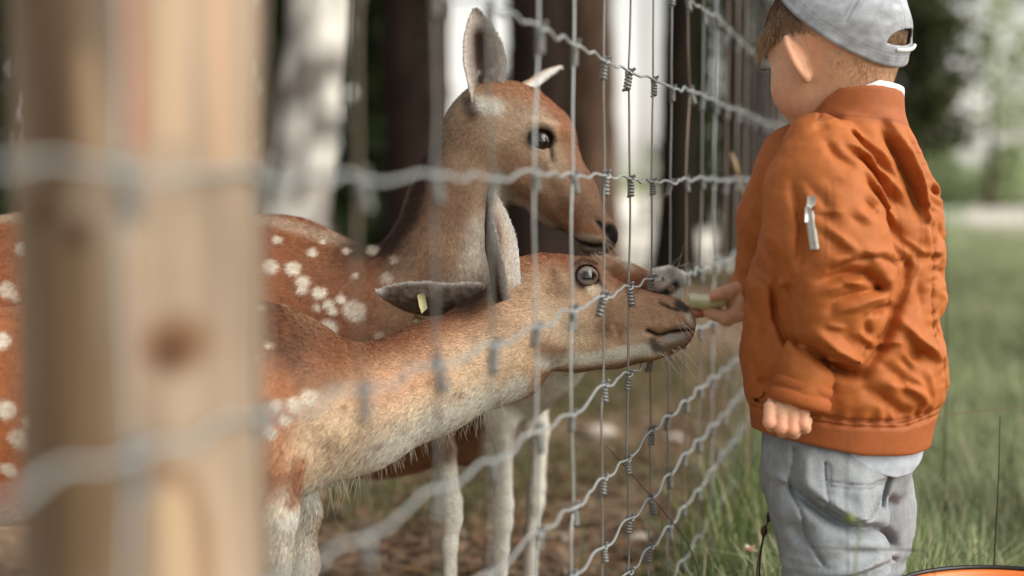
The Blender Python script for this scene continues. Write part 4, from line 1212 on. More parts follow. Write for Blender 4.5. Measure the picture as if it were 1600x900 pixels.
# longer unmown growth along the foot of the fence
tl = rg.uniform(2.3, 5.5, 3000); offs = rg.normal(-.10, .08, 3000)
pp = F0[None] + FU[None] * (tl - 1.83)[:, None] + FN[None] * offs[:, None]; pp[:, 2] = ground_h(pp[:, 0], pp[:, 1]) - .01
V, Q, T, C = blades(pp, (.10, .34), (.003, .006), ((96, 116, 62), (120, 136, 80), (80, 98, 50), (150, 150, 104)), rg, .9)
o = link('tall_grass', mesh_np('tall_grass', V, Q, T, True, C), None, M_GRASS); tag(o, kind='stuff')
pos = scatter(3200, fx(380), fx(1150), 2.6, 14, lambda x, y: (side(x, y) > .1 + .5 * rg.random(len(x))) & (fbm(np.stack([x, y, 0 * x], -1), .6, 3) > .52 + .09 * (x > 0)))
V, Q, T, C = blades(pos, (.05, .14), (.003, .006), ((84, 94, 54), (100, 108, 64), (70, 80, 44), (130, 120, 84)), rg, 1.0)
o = link('sparse_grass', mesh_np('sparse_grass', V, Q, T, True, C), None, M_GRASS); tag(o, kind='stuff')
# dry leaves and crumbs of bark on the trodden earth
pos = scatter(7000, fx(380), fx(1200), 2.5, 16, lambda x, y: side(x, y) > .0)
n = len(pos); L = rg.uniform(.008, .03, n)[:, None]
az = rg.uniform(0, 2 * math.pi, n); a = np.stack([np.cos(az), np.sin(az), rg.normal(0, .3, n)], -1); b = np.stack([-np.sin(az), np.cos(az), rg.normal(0, .35, n)], -1)
pos[:, 2] += .012
V = np.stack([pos - a * L, pos + b * L * .5 + [0, 0, .006], pos + a * L, pos - b * L * .5 + [0, 0, .006]], 1).reshape(-1, 3)
cc = np.array([lin(c) for c in ((138, 114, 92), (122, 99, 80), (150, 130, 108), (104, 84, 68), (146, 112, 84), (160, 144, 124))])[rg.integers(0, 6, n)]
o = link('fallen_leaves', mesh_np('fallen_leaves', V, np.arange(4 * n).reshape(-1, 4), None, False, np.repeat(cc, 4, 0)), None, M_LEAF); tag(o, kind='stuff')
# a few pale stones on the earth
GS = 'pale stones on the trodden earth'
for lab, px, py, r in [('pale stone on the earth left of the wire stays', 940, 682, .045), ('smaller pale stone on the earth beyond the sharp stay', 1052, 690, .03), ('flat pale stone low on the earth between the wires', 1000, 850, .03), ('pale stone on the earth beside the white forelegs', 870, 850, .028)]:
    c = GP(px, py)
    Vs, Qs = sdf_mesh(lambda p: ellip(p, c + [0, 0, r * .25], (r, r * .8, r * .55)) + .25 * r * (fbm(p, 1.5 / r, 2) - .5), c - r * 1.5, c + r * 1.5, r / 8)
    o = link('stone', mesh_np('stone', Vs, Qs, None, True, np.tile(lin(196, 184, 170), (len(Vs), 1))), None, M_PAINTED); tag(o, lab, 'stone', GS)

# single stalks near the lens and by the child
def stalk(label, pts, r, colr, head=None):
    pts = np.array(pts); t = np.linspace(0, 1, len(pts)); tt = np.linspace(0, 1, 24)
    c = np.stack([np.interp(tt, t, pts[:, a]) for a in range(3)], -1)
    k = np.ones(5) / 5
    cp = np.pad(c, ((2, 2), (0, 0)), 'edge'); c = np.stack([np.convolve(cp[:, a], k, 'valid') for a in range(3)], -1)
    base = c[0].copy()
    root = empty('grass_stalk', base, label, 'stalk', 'single grass stalks')
    mb = MB(); mb.tube(c, np.linspace(r, r * .4, 24), 5, lin(colr)); mb.build('stem', M_GRASS, root)
    if head is not None:
        mb = MB(); q = c[-6:]
        mb.tube(q, np.array([.4, 1.4, 1.8, 1.5, 1.0, .3]) * r * head, 6, lin(colr) * .8); mb.build('seed_head', M_GRASS, root)
def gz(p): p = p.copy(); p[2] = 0; return p
stalk('thin dark upright stalk right of the child over the grass', [gz(P(1552, 900, 2.0)), P(1553, 880, 2.0), P(1560, 760, 2.0), P(1563, 640, 2.0)], .0014, (58, 48, 40))
stalk('thin stalk leaning across the hem of the jacket to the right', [gz(P(1300, 900, 2.2)), P(1400, 700, 2.2), P(1470, 648, 2.2), P(1560, 640, 2.2), P(1600, 632, 2.2)], .0012, (150, 124, 96))
stalk('straw coloured stalk between the stays left of the sleeve', [gz(P(1170, 480, 2.6)), P(1172, 380, 2.6), P(1162, 300, 2.6), P(1140, 232, 2.6)], .0024, (186, 160, 128), 1.3)
stalk('dark stalk crossing the line wires low in the middle', [gz(P(1130, 900, 2.05)), P(1085, 860, 2.05), P(1030, 790, 2.0), P(940, 688, 1.95)], .0010, (60, 50, 44))
stalk('dark stalk below the flower, left of the trousers', [gz(P(1185, 900, 1.9)), P(1186, 880, 1.9), P(1195, 830, 1.9), P(1208, 790, 1.9)], .0016, (70, 56, 44), 1.6)
stalk('brown stalk just left of the dark stalk below the flower', [gz(P(1178, 900, 1.95)), P(1182, 890, 1.95), P(1190, 850, 1.95), P(1196, 818, 1.95)], .0016, (120, 84, 62), 1.9)
stalk('dark stalk lying level in front of the grey trousers', [gz(P(1480, 900, 1.55)), P(1470, 862, 1.56), P(1400, 858, 1.56), P(1330, 858, 1.56), P(1258, 854, 1.56)], .0009, (56, 50, 44))
stalk('dark stalk rising in front of the trouser pocket', [gz(P(1330, 900, 1.5)), P(1326, 890, 1.5), P(1322, 780, 1.5), P(1325, 660, 1.5)], .0009, (84, 78, 76))
stalk('green stalk with pale drooping head before the trousers', [gz(P(1332, 900, 1.45)), P(1334, 890, 1.45), P(1342, 840, 1.45), P(1346, 818, 1.45), P(1336, 808, 1.45), P(1318, 812, 1.45)], .0013, (150, 160, 100), 2.6)
stalk('fine dark upright stalk beside the jacket\'s right edge', [gz(P(1484, 500, 2.4)), P(1480, 420, 2.4), P(1478, 380, 2.4), P(1482, 320, 2.4)], .0012, (84, 74, 62))
# the small pink flower left of the trousers
c = P(1172, 862, 2.15)
fl = empty('flower', gz(c), 'small pale pink flower in the grass left of the trousers', 'flower')
mb = MB(); mb.tube(np.array([gz(c), gz(c) * .5 + c * .5 + [.01, 0, 0], c]), .0012, 5, lin(96, 116, 62)); mb.build('stem', M_GRASS, fl)
for k in range(11):
    az = k * 2.4; el = .2 + .9 * (k / 11)
    d = np.array([math.cos(az) * math.cos(el), math.sin(az) * math.cos(el), math.sin(el)]); s_ = np.cross(d, [0, 0, 1.0]); s_ /= np.linalg.norm(s_); L = .014
    mb = MB(); mb.add([c, c + d * L * .6 + s_ * .005, c + d * L, c + d * L * .6 - s_ * .005], [[0, 1, 2, 3]], None, lin(232, 196, 178) if k % 3 else lin(238, 222, 208))
    mb.build('petal', M_GRASS, fl)
# ------------------------------------------------------------------ the child
dc = 1.88
child = empty('person', np.array([P(1310, 500, dc)[0], P(1310, 500, dc)[1], 0]), 'small child in orange bomber jacket, grey cap and pale jeans, feeding the deer', 'person')
yaw, pit = math.radians(46), math.radians(20)
HS = 1.07
Hc = P(1304, 58, 1.87)
fw = np.array([-math.cos(yaw) * math.cos(pit), math.sin(yaw) * math.cos(pit), -math.sin(pit)])
lf = np.array([-math.sin(yaw), -math.cos(yaw), 0.0])
up_ = np.cross(fw, lf)
if up_[2] < 0: up_ = -up_
HR = np.stack([fw, lf, up_], 1)                              # columns: forward, left, up
def HW(f, l, u): return Hc + HS * (HR @ np.array([f, l, u]))
def mpx(px, d=dc): return px * d / FPX

def chain(nodes, kb=.012):
    pr = []
    for n0, n1 in zip(nodes[:-1], nodes[1:]):
        pr.append((P(*n0[:3]), P(*n1[:3]), mpx(n0[3], n0[2]), mpx(n1[3], n1[2])))
    def f(p):
        F = None
        for a, b, ra, rb in pr:
            d = cone(p, a, b, ra, rb)
            F = d if F is None else smin(F, d, kb)
        return F
    return f

# the cap's tilted rim plane
A_, B_, C_ = P(1208, 6, 1.815), P(1345, 86, 1.795), P(1412, 76, 1.885)
pn = np.cross(B_ - A_, C_ - A_); pn /= np.linalg.norm(pn)
if pn[2] < 0: pn = -pn
cf = fw - pn * fw.dot(pn); cf /= np.linalg.norm(cf); cl = np.cross(pn, cf)
CR = np.stack([cf, cl, pn], 1)
Cc = Hc + HS * (HR @ np.array([-.002, 0, .004]))
h0 = float((A_ - Cc) @ pn)
Cc_, pn_, h0_ = Cc, pn, h0

# ---- body: one skin from head to hands
neck0 = HW(-.012, 0, -.045); neck1 = P(1326, 185, 1.885); chest = P(1322, 300, 1.885); belly = P(1320, 540, 1.885)
arm_n = chain([(1285, 260, 1.80, 24), (1300, 430, 1.77, 20), (1290, 520, 1.775, 9), (1268, 560, 1.765, 9), (1252, 600, 1.745, 20), (1236, 630, 1.745, 24)])
arm_f = chain([(1270, 270, 1.96, 26), (1220, 380, 2.02, 24), (1180, 440, 2.05, 25), (1158, 468, 2.05, 24)])
fing = []
# near hand: loose fist, knuckles down
for x, L, r in [(1203, 664, 9.4), (1221, 672, 10.2), (1239, 674, 10.2), (1256, 667, 9.2)]:
    fing.append(chain([(x, 636, 1.735, r * 1.1), (x - 1, L - 4, 1.730, r), (x + 2, L + 2, 1.752, r * .9), (x + 6, L - 10, 1.77, r * .8)], .004))
fing.append(chain([(1212, 630, 1.76, 11), (1214, 652, 1.775, 10), (1232, 660, 1.785, 8.5)], .004))
# far hand: thumb on top of the slice, fingers curled under it
fing_f = [chain([(1156, 452, 2.035, 15), (1138, 456, 2.025, 11), (1124, 459, 2.02, 9.5), (1116, 463, 2.02, 8)], .004),
          chain([(1154, 490, 2.035, 14), (1134, 497, 2.03, 11), (1114, 491, 2.035, 9), (1100, 487, 2.045, 7.5)], .004),
          chain([(1154, 488, 2.052, 14), (1136, 499, 2.05, 11), (1120, 492, 2.055, 9.5), (1106, 486, 2.06, 8)], .004),
          chain([(1156, 486, 2.068, 13), (1140, 497, 2.07, 10.5), (1126, 490, 2.07, 9)], .004),
          chain([(1158, 480, 2.083, 12), (1145, 492, 2.085, 9.5), (1134, 487, 2.08, 8)], .004)]
palm_n = (P(1230, 632, 1.748), (mpx(31), .014, mpx(20)))
palm_f = (P(1153, 470, 2.052), (mpx(18), .034, mpx(29)))
Re = {}
for sgn in (1, -1):
    e_out = HR @ np.array([-.24, sgn * .97, 0.0]); e_up = HR @ np.array([.12, s * 0 if False else 0, .98]); e_n = np.cross(e_out, e_up)
    Re[sgn] = np.stack([e_out / np.linalg.norm(e_out), e_up / np.linalg.norm(e_up), e_n / np.linalg.norm(e_n)], 1)
def f_head(p):
    q = (p - Hc.astype(np.float32)) @ HR.astype(np.float32) / np.float32(HS)
    F = ellip(q, (-.002, 0, .004), (.090, .073, .084))
    F = smin(F, ellip(q, (.034, 0, -.045), (.056, .056, .060)), .03)
    for s in (1, -1):
        F = smin(F, ellip(q, (.046, s * .033, -.052), (.034, .028, .034)), .02)
        F = smax(F, -ellip(q, (.088, s * .030, -.016), (.014, .017, .010)), .02)
    F = smin(F, ellip(q, (.058, 0, -.090), (.026, .028, .020)), .02)
    F = smin(F, ellip(q, (.091, 0, -.036), (.011, .009, .010)), .012)
    F = smin(F, ellip(q, (.084, 0, -.062), (.008, .015, .0045)), .008)
    F = smin(F, ellip(q, (.083, 0, -.071), (.008, .013, .0045)), .006)
    F = F * HS
    F = smin(F, cone(p, neck0, neck1, .046, .050), .03)
    for s in (1, -1):
        c = HW(.012, s * .078, -.026)
        qe = (p - c.astype(np.float32)) @ Re[s].astype(np.float32)
        e = ellip(qe, (0, 0, 0), (.0165, .027, .0080))
        e = smax(e, -ellip(qe, (.001, .003, .009 * s), (.0105, .021, .0065)), .004)
        ring = np.sqrt(((np.sqrt((qe[:, 0] / .0185) ** 2 + (qe[:, 1] / .0275) ** 2) - .92) * .020) ** 2 + qe[:, 2] ** 2) - .0044
        e = smin(e, ring, .003)
        e = smin(e, ellip(qe, (-.004, .002, -.004 * s), (.011, .019, .008)), .006)
        e = smin(e, ellip(qe, (-.006, -.026, 0), (.009, .010, .007)), .006)
        F = smin(F, e, .006)
    return F
def f_body(p):
    F = f_head(p)
    F = smin(F, cone(p, neck1, chest, .046, .070), .02)
    F = smin(F, cone(p, chest, belly, .070, .070), .02)
    A = smin(arm_n(p), ellip(p, *palm_n), .006)
    for g in fing: A = smin(A, g(p), .0016)
    F = smin(F, A, .008)
    A = smin(arm_f(p), ellip(p, *palm_f), .008)
    for g in fing_f: A = smin(A, g(p), .0035)
    return smin(F, A, .008)
V, Q = sdf_mesh(f_body, P(1080, 600, 1.9) * np.array([1, 0, 0]) + [-.01, 1.66, .20], P(1440, -60, 1.9) * np.array([1, 0, 1]) + [.03, 2.14, 0.03], .0019)
V = smooth_verts(V, Q, 1, .4)
q = (V - Hc) @ HR / HS
C = np.tile(lin(218, 170, 138), (len(V), 1)) * (1 + .16 * (fbm(V, 38, 3) - .5))[:, None]
head = (np.linalg.norm(q, axis=1) < .2)
def soft(x, a, b): return np.clip((x - a) / (b - a), 0, 1)
# rosy ears, cheeks and finger tips
for s in (1, -1):
    w = np.exp(-(np.linalg.norm(V - HW(-.012, s * .090, -.02), axis=1) / .022) ** 2) * .6
    C = C * (1 - w[:, None]) + lin(226, 140, 104) * w[:, None]
    w = np.exp(-(np.linalg.norm(V - HW(.062, s * .05, -.05), axis=1) / .03) ** 2) * .4
    C = C * (1 - w[:, None]) + lin(222, 146, 118) * w[:, None]
w = np.exp(-(np.linalg.norm(q - [.093, 0, -.066], axis=1) / .016) ** 2) * .7
C = C * (1 - w[:, None]) + lin(196, 108, 96) * w[:, None]
for (x, y, d, s_) in [(1112, 464, 2.015, .008), (1100, 487, 2.04, .01), (1106, 486, 2.055, .01), (1206, 664, 1.73, .012), (1222, 668, 1.73, .012), (1238, 668, 1.73, .012), (1254, 662, 1.73, .012)]:
    w = np.exp(-(np.linalg.norm(V - P(x, y, d), axis=1) / s_) ** 2) * .45
    C = C * (1 - w[:, None]) + lin(222, 134, 110) * w[:, None]
# hair colour under the strands: sides and back above the hair line
hl = np.interp(q[:, 0], [-.1, -.05, -.01, .02, .05, .09], [-.052, -.034, .002, .012, .016, .018])
qc = (V - Cc_) @ CR
capcut = np.clip((h0_ - .003 - qc[:, 2]) / .004, 0, 1)
slot = ((qc[:, 0] < 0) & (np.abs(qc[:, 1] + .006) < .031) & (qc[:, 2] > h0_ + .026) & (qc[:, 2] < h0_ + .042)).astype(float)
w = soft(q[:, 2] - hl, -.008, .010) * head * (q[:, 0] < .1) * (np.abs(q[:, 1]) < .078)
C = C * (1 - w[:, None]) + lin(96, 70, 48) * w[:, None]
body = link('body', mesh_np('body', V, Q, None, True, C), child, M_CHILD)
# eyes
for s in (1, -1):
    eyeball('eye', child, HW(.073, s * .030, -.014), .0095, fw, (84, 110, 130), mat=M_EYE)
mb = MB()
for s in (1, -1):
    for k in range(14):
        t = (k - 6.5) / 7
        a0 = HW(.0815, s * (.030 + .011 * t), -.011 + .002 * (1 - t * t))
        mb.tube(np.array([a0, a0 + HR @ np.array([.004, s * .001 * t, .001]), a0 + HR @ np.array([.008, s * .003 * t, .004])]), np.array([.0004, .0003, .0001]), 3, lin(60, 42, 30), False)
mb.build('eyelashes', M_HAIR, child, True, 'stuff')
# ---- hair strands
Nn = normals_np(V, Q)
Wt = w * head * np.maximum(capcut, slot)
flow = np.tile(HR @ np.array([-.35, 0, -1.0]), (len(V), 1))
flow[q[:, 0] > .03] = HR @ np.array([.25, 0, -1.0])
Lh = np.interp(q[:, 0], [-.1, -.04, .0, .05, .09], [.009, .007, .008, .013, .015])
hairC = np.tile(lin(136, 104, 74), (len(V), 1)) * (1 + .8 * (fbm(V, 90, 2) - .5))[:, None]
o = fur('hair', child, M_HAIR, V, Q, Nn, hairC, flow, Lh, Wt, 16000, .00035, .16, 77, .14, .25)
# sparse down on the nape
wn = head * capcut * np.exp(-((q[:, 0] + .075) / .035) ** 2) * np.exp(-((q[:, 2] + .055) / .022) ** 2)
wn = wn * (np.linalg.norm(q, axis=1) > .06)
fur('nape_hair', child, M_HAIR, V, Q, Nn, np.tile(lin(186, 146, 112), (len(V), 1)), np.tile(HR @ np.array([.1, 0, -1.0]), (len(V), 1)), np.full(len(V), .0075), wn, 1500, .0002, .12, 78, .22, .25)
# a few longer locks at the temple and nape
mb = MB(); rgc = np.random.default_rng(8)
for k in range(200):
    if k < 200:
        f0 = rgc.uniform(.035, .085); l0 = .072 * math.sqrt(max(0, 1 - (f0 / .092) ** 2)) * 1.02; u0 = rgc.uniform(.012, .032); d0 = np.array([.014, .003, -.022]) * rgc.uniform(.4, 1.1)
    else:
        a = rgc.uniform(-1.1, 1.1); f0 = -.084 * math.cos(a); l0 = .072 * math.sin(a); u0 = rgc.uniform(-.056, -.044); d0 = np.array([.004, .010 * rgc.normal(), -.012]) * rgc.uniform(.5, 1.2)
    b = HW(f0, l0, u0); t = np.linspace(0, 1, 6)[:, None]
    c = b + (HR @ d0) * t + (HR @ np.array([0, .006 * rgc.normal(), .0])) * t ** 2 + rgc.normal(0, .0006, (6, 3)).cumsum(0)
    mb.tube(c, np.linspace(.0005, .00012, 6), 3, lin(168, 134, 98) * rgc.uniform(.6, 1.3), False)
mb.build('locks', M_HAIR, child, True, 'stuff')

# ---- cap: shell cut by a tilted rim, with the strap arch at the back
def f_cap(p):
    q = (p - Cc.astype(np.float32)) @ CR.astype(np.float32)
    w = .0016 * (fbm(p, 55, 2) - .5) + .0022 * (fbm(p * np.array([1, 1, 2.5]), 24, 2) - .5)
    e = ellip(q, (0, 0, .0), (.103, .086, .099)) + w
    for s in (0, 1, 2):                                    # panel seams
        an = s * math.pi / 3
        e = e + .0010 * np.exp(-((q[..., 0] * math.sin(an) - q[..., 1] * math.cos(an)) / .0016) ** 2) * (q[..., 2] > h0 + .03)
    e = e - .0012 * np.exp(-((q[..., 2] - h0 - .004) / .004) ** 2)
    sh = np.abs(e + .0012) - .0019
    sh = smax(sh, h0 - q[..., 2], .002)
    # adjuster opening: an arch over the strap
    y = q[..., 1] + .006; z = q[..., 2] - h0 - .027
    arch = np.where(z > 0, np.sqrt((y / .037) ** 2 + (z / .0175) ** 2) - 1, np.maximum(np.abs(y) / .037 - 1, -z / .0175 - 0)) * .0175
    arch = np.maximum(arch, -z)
    return smax(sh, -np.where(q[..., 0] < 0, arch, 1.0), .002)
V, Q = sdf_mesh(f_cap, Cc - .125, Cc + .125, .0017)
V = smooth_verts(V, Q, 1, .4)
q = (V - Cc) @ CR
C = np.tile(lin(170, 172, 178), (len(V), 1))
m = fbm(V, 22, 3); C = C * (.88 + 1.1 * (m - .5) + .5 * (fbm(V * np.array([1, 1, 2]), 70, 3) - .5))[:, None]
for s_ in (0, 1, 2):
    an_ = s_ * math.pi / 3; dd_ = np.abs(q[:, 0] * math.sin(an_) - q[:, 1] * math.cos(an_)); ok_ = q[:, 2] > h0 + .03
    C = C * (1 - (.35 * np.exp(-(dd_ / .0016) ** 2) + .18 * np.exp(-((dd_ - .006) / .0009) ** 2)) * ok_)[:, None]
for zz_ in (.003, .0125, .017):
    C = C * (1 - .22 * np.exp(-((q[:, 2] - h0 - zz_) / .0009) ** 2))[:, None]
seam = np.exp(-((q[:, 2] - h0 - .009) / .0012) ** 2); C = C * (1 - .2 * seam)[:, None]
cap = link('cap', mesh_np('cap', V, Q, None, True, np.clip(C, .02, .9)), child, M_CAP)
# strap under the arch (a paler edge) and the brim pointing forward
mb = MB(); a = np.linspace(-.62, .34, 24)
for k, (zz, r, colr) in enumerate([(.0225, .0028, (196, 198, 202))]):
    pts = np.array([Cc + CR @ np.array([-.1035 * math.cos(t * .72) * math.sqrt(1 - (h0 + zz) ** 2 / .099 ** 2), .0862 * math.sin(t * .72) * 1.0 - .004, h0 + zz]) for t in a])
    mb.tube(pts, r, 8, lin(colr))
mb.build('strap', M_CAP, cap)
gu = np.linspace(-1, 1, 25); gv = np.linspace(0, 1, 9)
Ub, Vb = np.meshgrid(gu, gv, indexing='ij')
ang_ = Ub * .72
xx = (.096 + .062 * Vb * np.sqrt(np.clip(1 - (Ub * .93) ** 2, 0, 1))) * np.cos(ang_ * .9); yy = .083 * np.sin(ang_) * (1 + .05 * Vb); zz = h0 + .003 - .014 * Ub ** 2 * Vb - .006 * Vb
topb = Cc + np.stack([xx, yy, zz], -1) @ CR.T; bot = topb - pn * .003
nv = 25 * 9; i = np.arange(24)[:, None] * 9; j = np.arange(8)[None]
qq = np.stack([i + j, i + 9 + j, i + 10 + j, i + j + 1], -1).reshape(-1, 4)
edge = [k * 9 + 8 for k in range(25)]
eq = np.array([[edge[k], edge[k + 1], edge[k + 1] + nv, edge[k] + nv] for k in range(24)])
mb = MB(); mb.add(np.concatenate([topb.reshape(-1, 3), bot.reshape(-1, 3)]), np.concatenate([qq, qq[:, ::-1] + nv, eq]), None, lin(160, 162, 168)); mb.build('brim', M_CAP, cap)

# ---- jacket
prof = np.array([  # drawing row, centre, half width (px), half depth (m)
    (176, 1330, 66, .060), (200, 1324, 84, .078), (225, 1324, 100, .090), (260, 1326, 116, .102), (300, 1330, 130, .112), (350, 1329, 138, .118), (400, 1323, 146, .122), (450, 1319, 152, .126), (500, 1317, 154, .128), (560, 1317, 158, .130),
    (600, 1322, 158, .128), (622, 1322, 153, .124), (640, 1321, 146, .118), (665, 1318, 141, .115), (700, 1315, 139, .112)])
def hem_v(U): return np.interp(U, [1170, 1200, 1260, 1320, 1400, 1460], [668, 676, 688, 699, 702, 695])
slv_n = chain([(1284, 240, 1.79, 64), (1284, 300, 1.765, 80), (1292, 370, 1.75, 89), (1306, 430, 1.745, 82), (1294, 512, 1.745, 70)], .03)
slv_n2 = chain([(1288, 520, 1.752, 50), (1266, 570, 1.748, 43), (1256, 604, 1.745, 41)], .012)
slv_f = chain([(1250, 262, 1.97, 70), (1222, 350, 2.01, 64), (1205, 410, 2.04, 46), (1186, 440, 2.05, 38)], .03)
cuff_f = chain([(1186, 442, 2.05, 37), (1173, 455, 2.05, 37)], .01)
yc = P(1320, 450, dc)[1]
# folds: drawing polyline, width px, depth m (+ cuts in, - stands out); near half only
FOLDS = [
    ([(1250, 240), (1264, 262), (1288, 280)], 9, .009), ([(1278, 248), (1308, 264), (1333, 288), (1346, 310), (1374, 332)], 8, .011), ([(1330, 256), (1346, 272), (1367, 289)], 7, .009),
    ([(1352, 214), (1368, 246), (1385, 285), (1404, 336)], 10, .018), ([(1291, 216), (1320, 236), (1332, 247)], 6, .006), ([(1346, 350), (1374, 382)], 9, .008), ([(1266, 186), (1292, 200)], 6, .005),
    ([(1310, 186), (1350, 200), (1366, 215)], 8, .004), ([(1240, 220), (1262, 214)], 7, .005),
    ([(1285, 240), (1318, 256), (1346, 283), (1372, 312)], 6, -.006), ([(1300, 226), (1340, 246), (1362, 268), (1372, 300)], 6, -.006), ([(1366, 204), (1391, 249), (1407, 291), (1416, 336), (1412, 390)], 9, -.007),
    ([(1266, 300), (1240, 300)], 8, .003), ([(1320, 330), (1310, 345)], 6, .003), ([(1300, 296), (1330, 318)], 8, .004), ([(1216, 300), (1238, 330), (1250, 360)], 8, .005),
    ([(1245, 424), (1262, 416), (1291, 408), (1320, 407), (1352, 416), (1374, 408)], 3.2, .004), ([(1240, 412), (1262, 406), (1291, 399), (1322, 398), (1352, 404)], 7, -.004),
    ([(1236, 440), (1262, 430), (1296, 430), (1312, 440), (1328, 455)], 10, .017), ([(1250, 466), (1288, 456), (1328, 451)], 7, .010), ([(1306, 481), (1354, 481)], 8, .007),
    ([(1240, 452), (1290, 442)], 6, -.006), ([(1250, 486), (1300, 468), (1330, 462)], 7, -.006),
    ([(1252, 470), (1246, 490)], 6, .004), ([(1264, 500), (1300, 540)], 7, .005), ([(1298, 498), (1312, 520)], 7, .006), ([(1334, 530), (1340, 520)], 6, .006),
    ([(1220, 530), (1240, 548), (1256, 558), (1292, 574), (1312, 578)], 9, .022), ([(1228, 514), (1258, 540), (1296, 558), (1310, 560)], 8, -.008),
    ([(1380, 440), (1362, 486), (1342, 538), (1312, 574)], 8, .012), ([(1384, 400), (1378, 440)], 7, .008), ([(1198, 440), (1202, 496), (1216, 540)], 8, .012), ([(1200, 300), (1210, 360), (1206, 420)], 8, .010),
    ([(1367, 496), (1398, 524), (1433, 545), (1476, 570)], 10, -.009), ([(1376, 512), (1400, 542), (1430, 560)], 9, .006), ([(1380, 548), (1410, 552)], 9, .007), ([(1340, 560), (1370, 580), (1380, 600)], 11, .007),
    ([(1316, 598), (1340, 608), (1376, 634), (1416, 640)], 10, .008), ([(1345, 590), (1390, 600), (1420, 625)], 9, -.005), ([(1466, 492), (1450, 526)], 11, .012), ([(1400, 440), (1404, 480)], 9, .006),
    ([(1436, 355), (1462, 380)], 9, .006), ([(1420, 300), (1450, 310)], 8, .004), ([(1440, 420), (1470, 440)], 9, .005), ([(1440, 262), (1452, 290)], 8, .004), ([(1435, 450), (1470, 470)], 8, -.005),
    ([(1165, 460), (1180, 500), (1176, 540)], 9, .005), ([(1176, 590), (1200, 600)], 10, .006), ([(1170, 400), (1190, 440)], 9, .006),
    ([(1398, 222), (1412, 280), (1424, 336), (1430, 407), (1425, 470), (1438, 531), (1457, 579), (1462, 625)], 3.0, .0024), ([(1390, 222), (1404, 282), (1415, 336), (1420, 407)], 6, -.003),
    ([(1250, 200), (1262, 185), (1270, 172)], 2.5, .002),
    ([(1176, 622), (1210, 632), (1296, 646), (1380, 648), (1460, 632)], 3, .004), ([(1176, 634), (1210, 642), (1296, 655), (1380, 658), (1460, 642)], 2.4, .003)]
rgf = np.random.default_rng(19)
for k in range(46):          # the many lesser creases of a thin shell
    if k < 16:   x0, y0, an, Lf = rgf.uniform(1215, 1370), rgf.uniform(220, 420), rgf.uniform(.2, 1.1), rgf.uniform(25, 60)      # upper sleeve
    elif k < 26: x0, y0, an, Lf = rgf.uniform(1230, 1340), rgf.uniform(440, 560), rgf.uniform(-.5, 1.0), rgf.uniform(20, 45)     # elbow
    elif k < 38: x0, y0, an, Lf = rgf.uniform(1350, 1470), rgf.uniform(380, 610), rgf.uniform(-.6, 1.1), rgf.uniform(25, 70)     # back and side
    else:        x0, y0, an, Lf = rgf.uniform(1400, 1460), rgf.uniform(230, 400), rgf.uniform(.2, .9), rgf.uniform(18, 40)
    bend = rgf.uniform(-.5, .5); pts = []
    for q_ in range(5):
        pts.append((x0, y0)); x0 += math.cos(an) * Lf / 4; y0 += math.sin(an) * Lf / 4; an += bend / 4
    w_ = rgf.uniform(4.2, 7); a_ = rgf.uniform(.002, .005)
    FOLDS.append((pts, w_, a_)); FOLDS.append(([(x + w_ * 1.5, y - w_ * 1.3) for x, y in pts], w_ * .8, -a_ * .6))
SEAM = [(1398, 222), (1412, 280), (1424, 336), (1430, 407), (1425, 470), (1438, 531), (1457, 579), (1462, 625)]
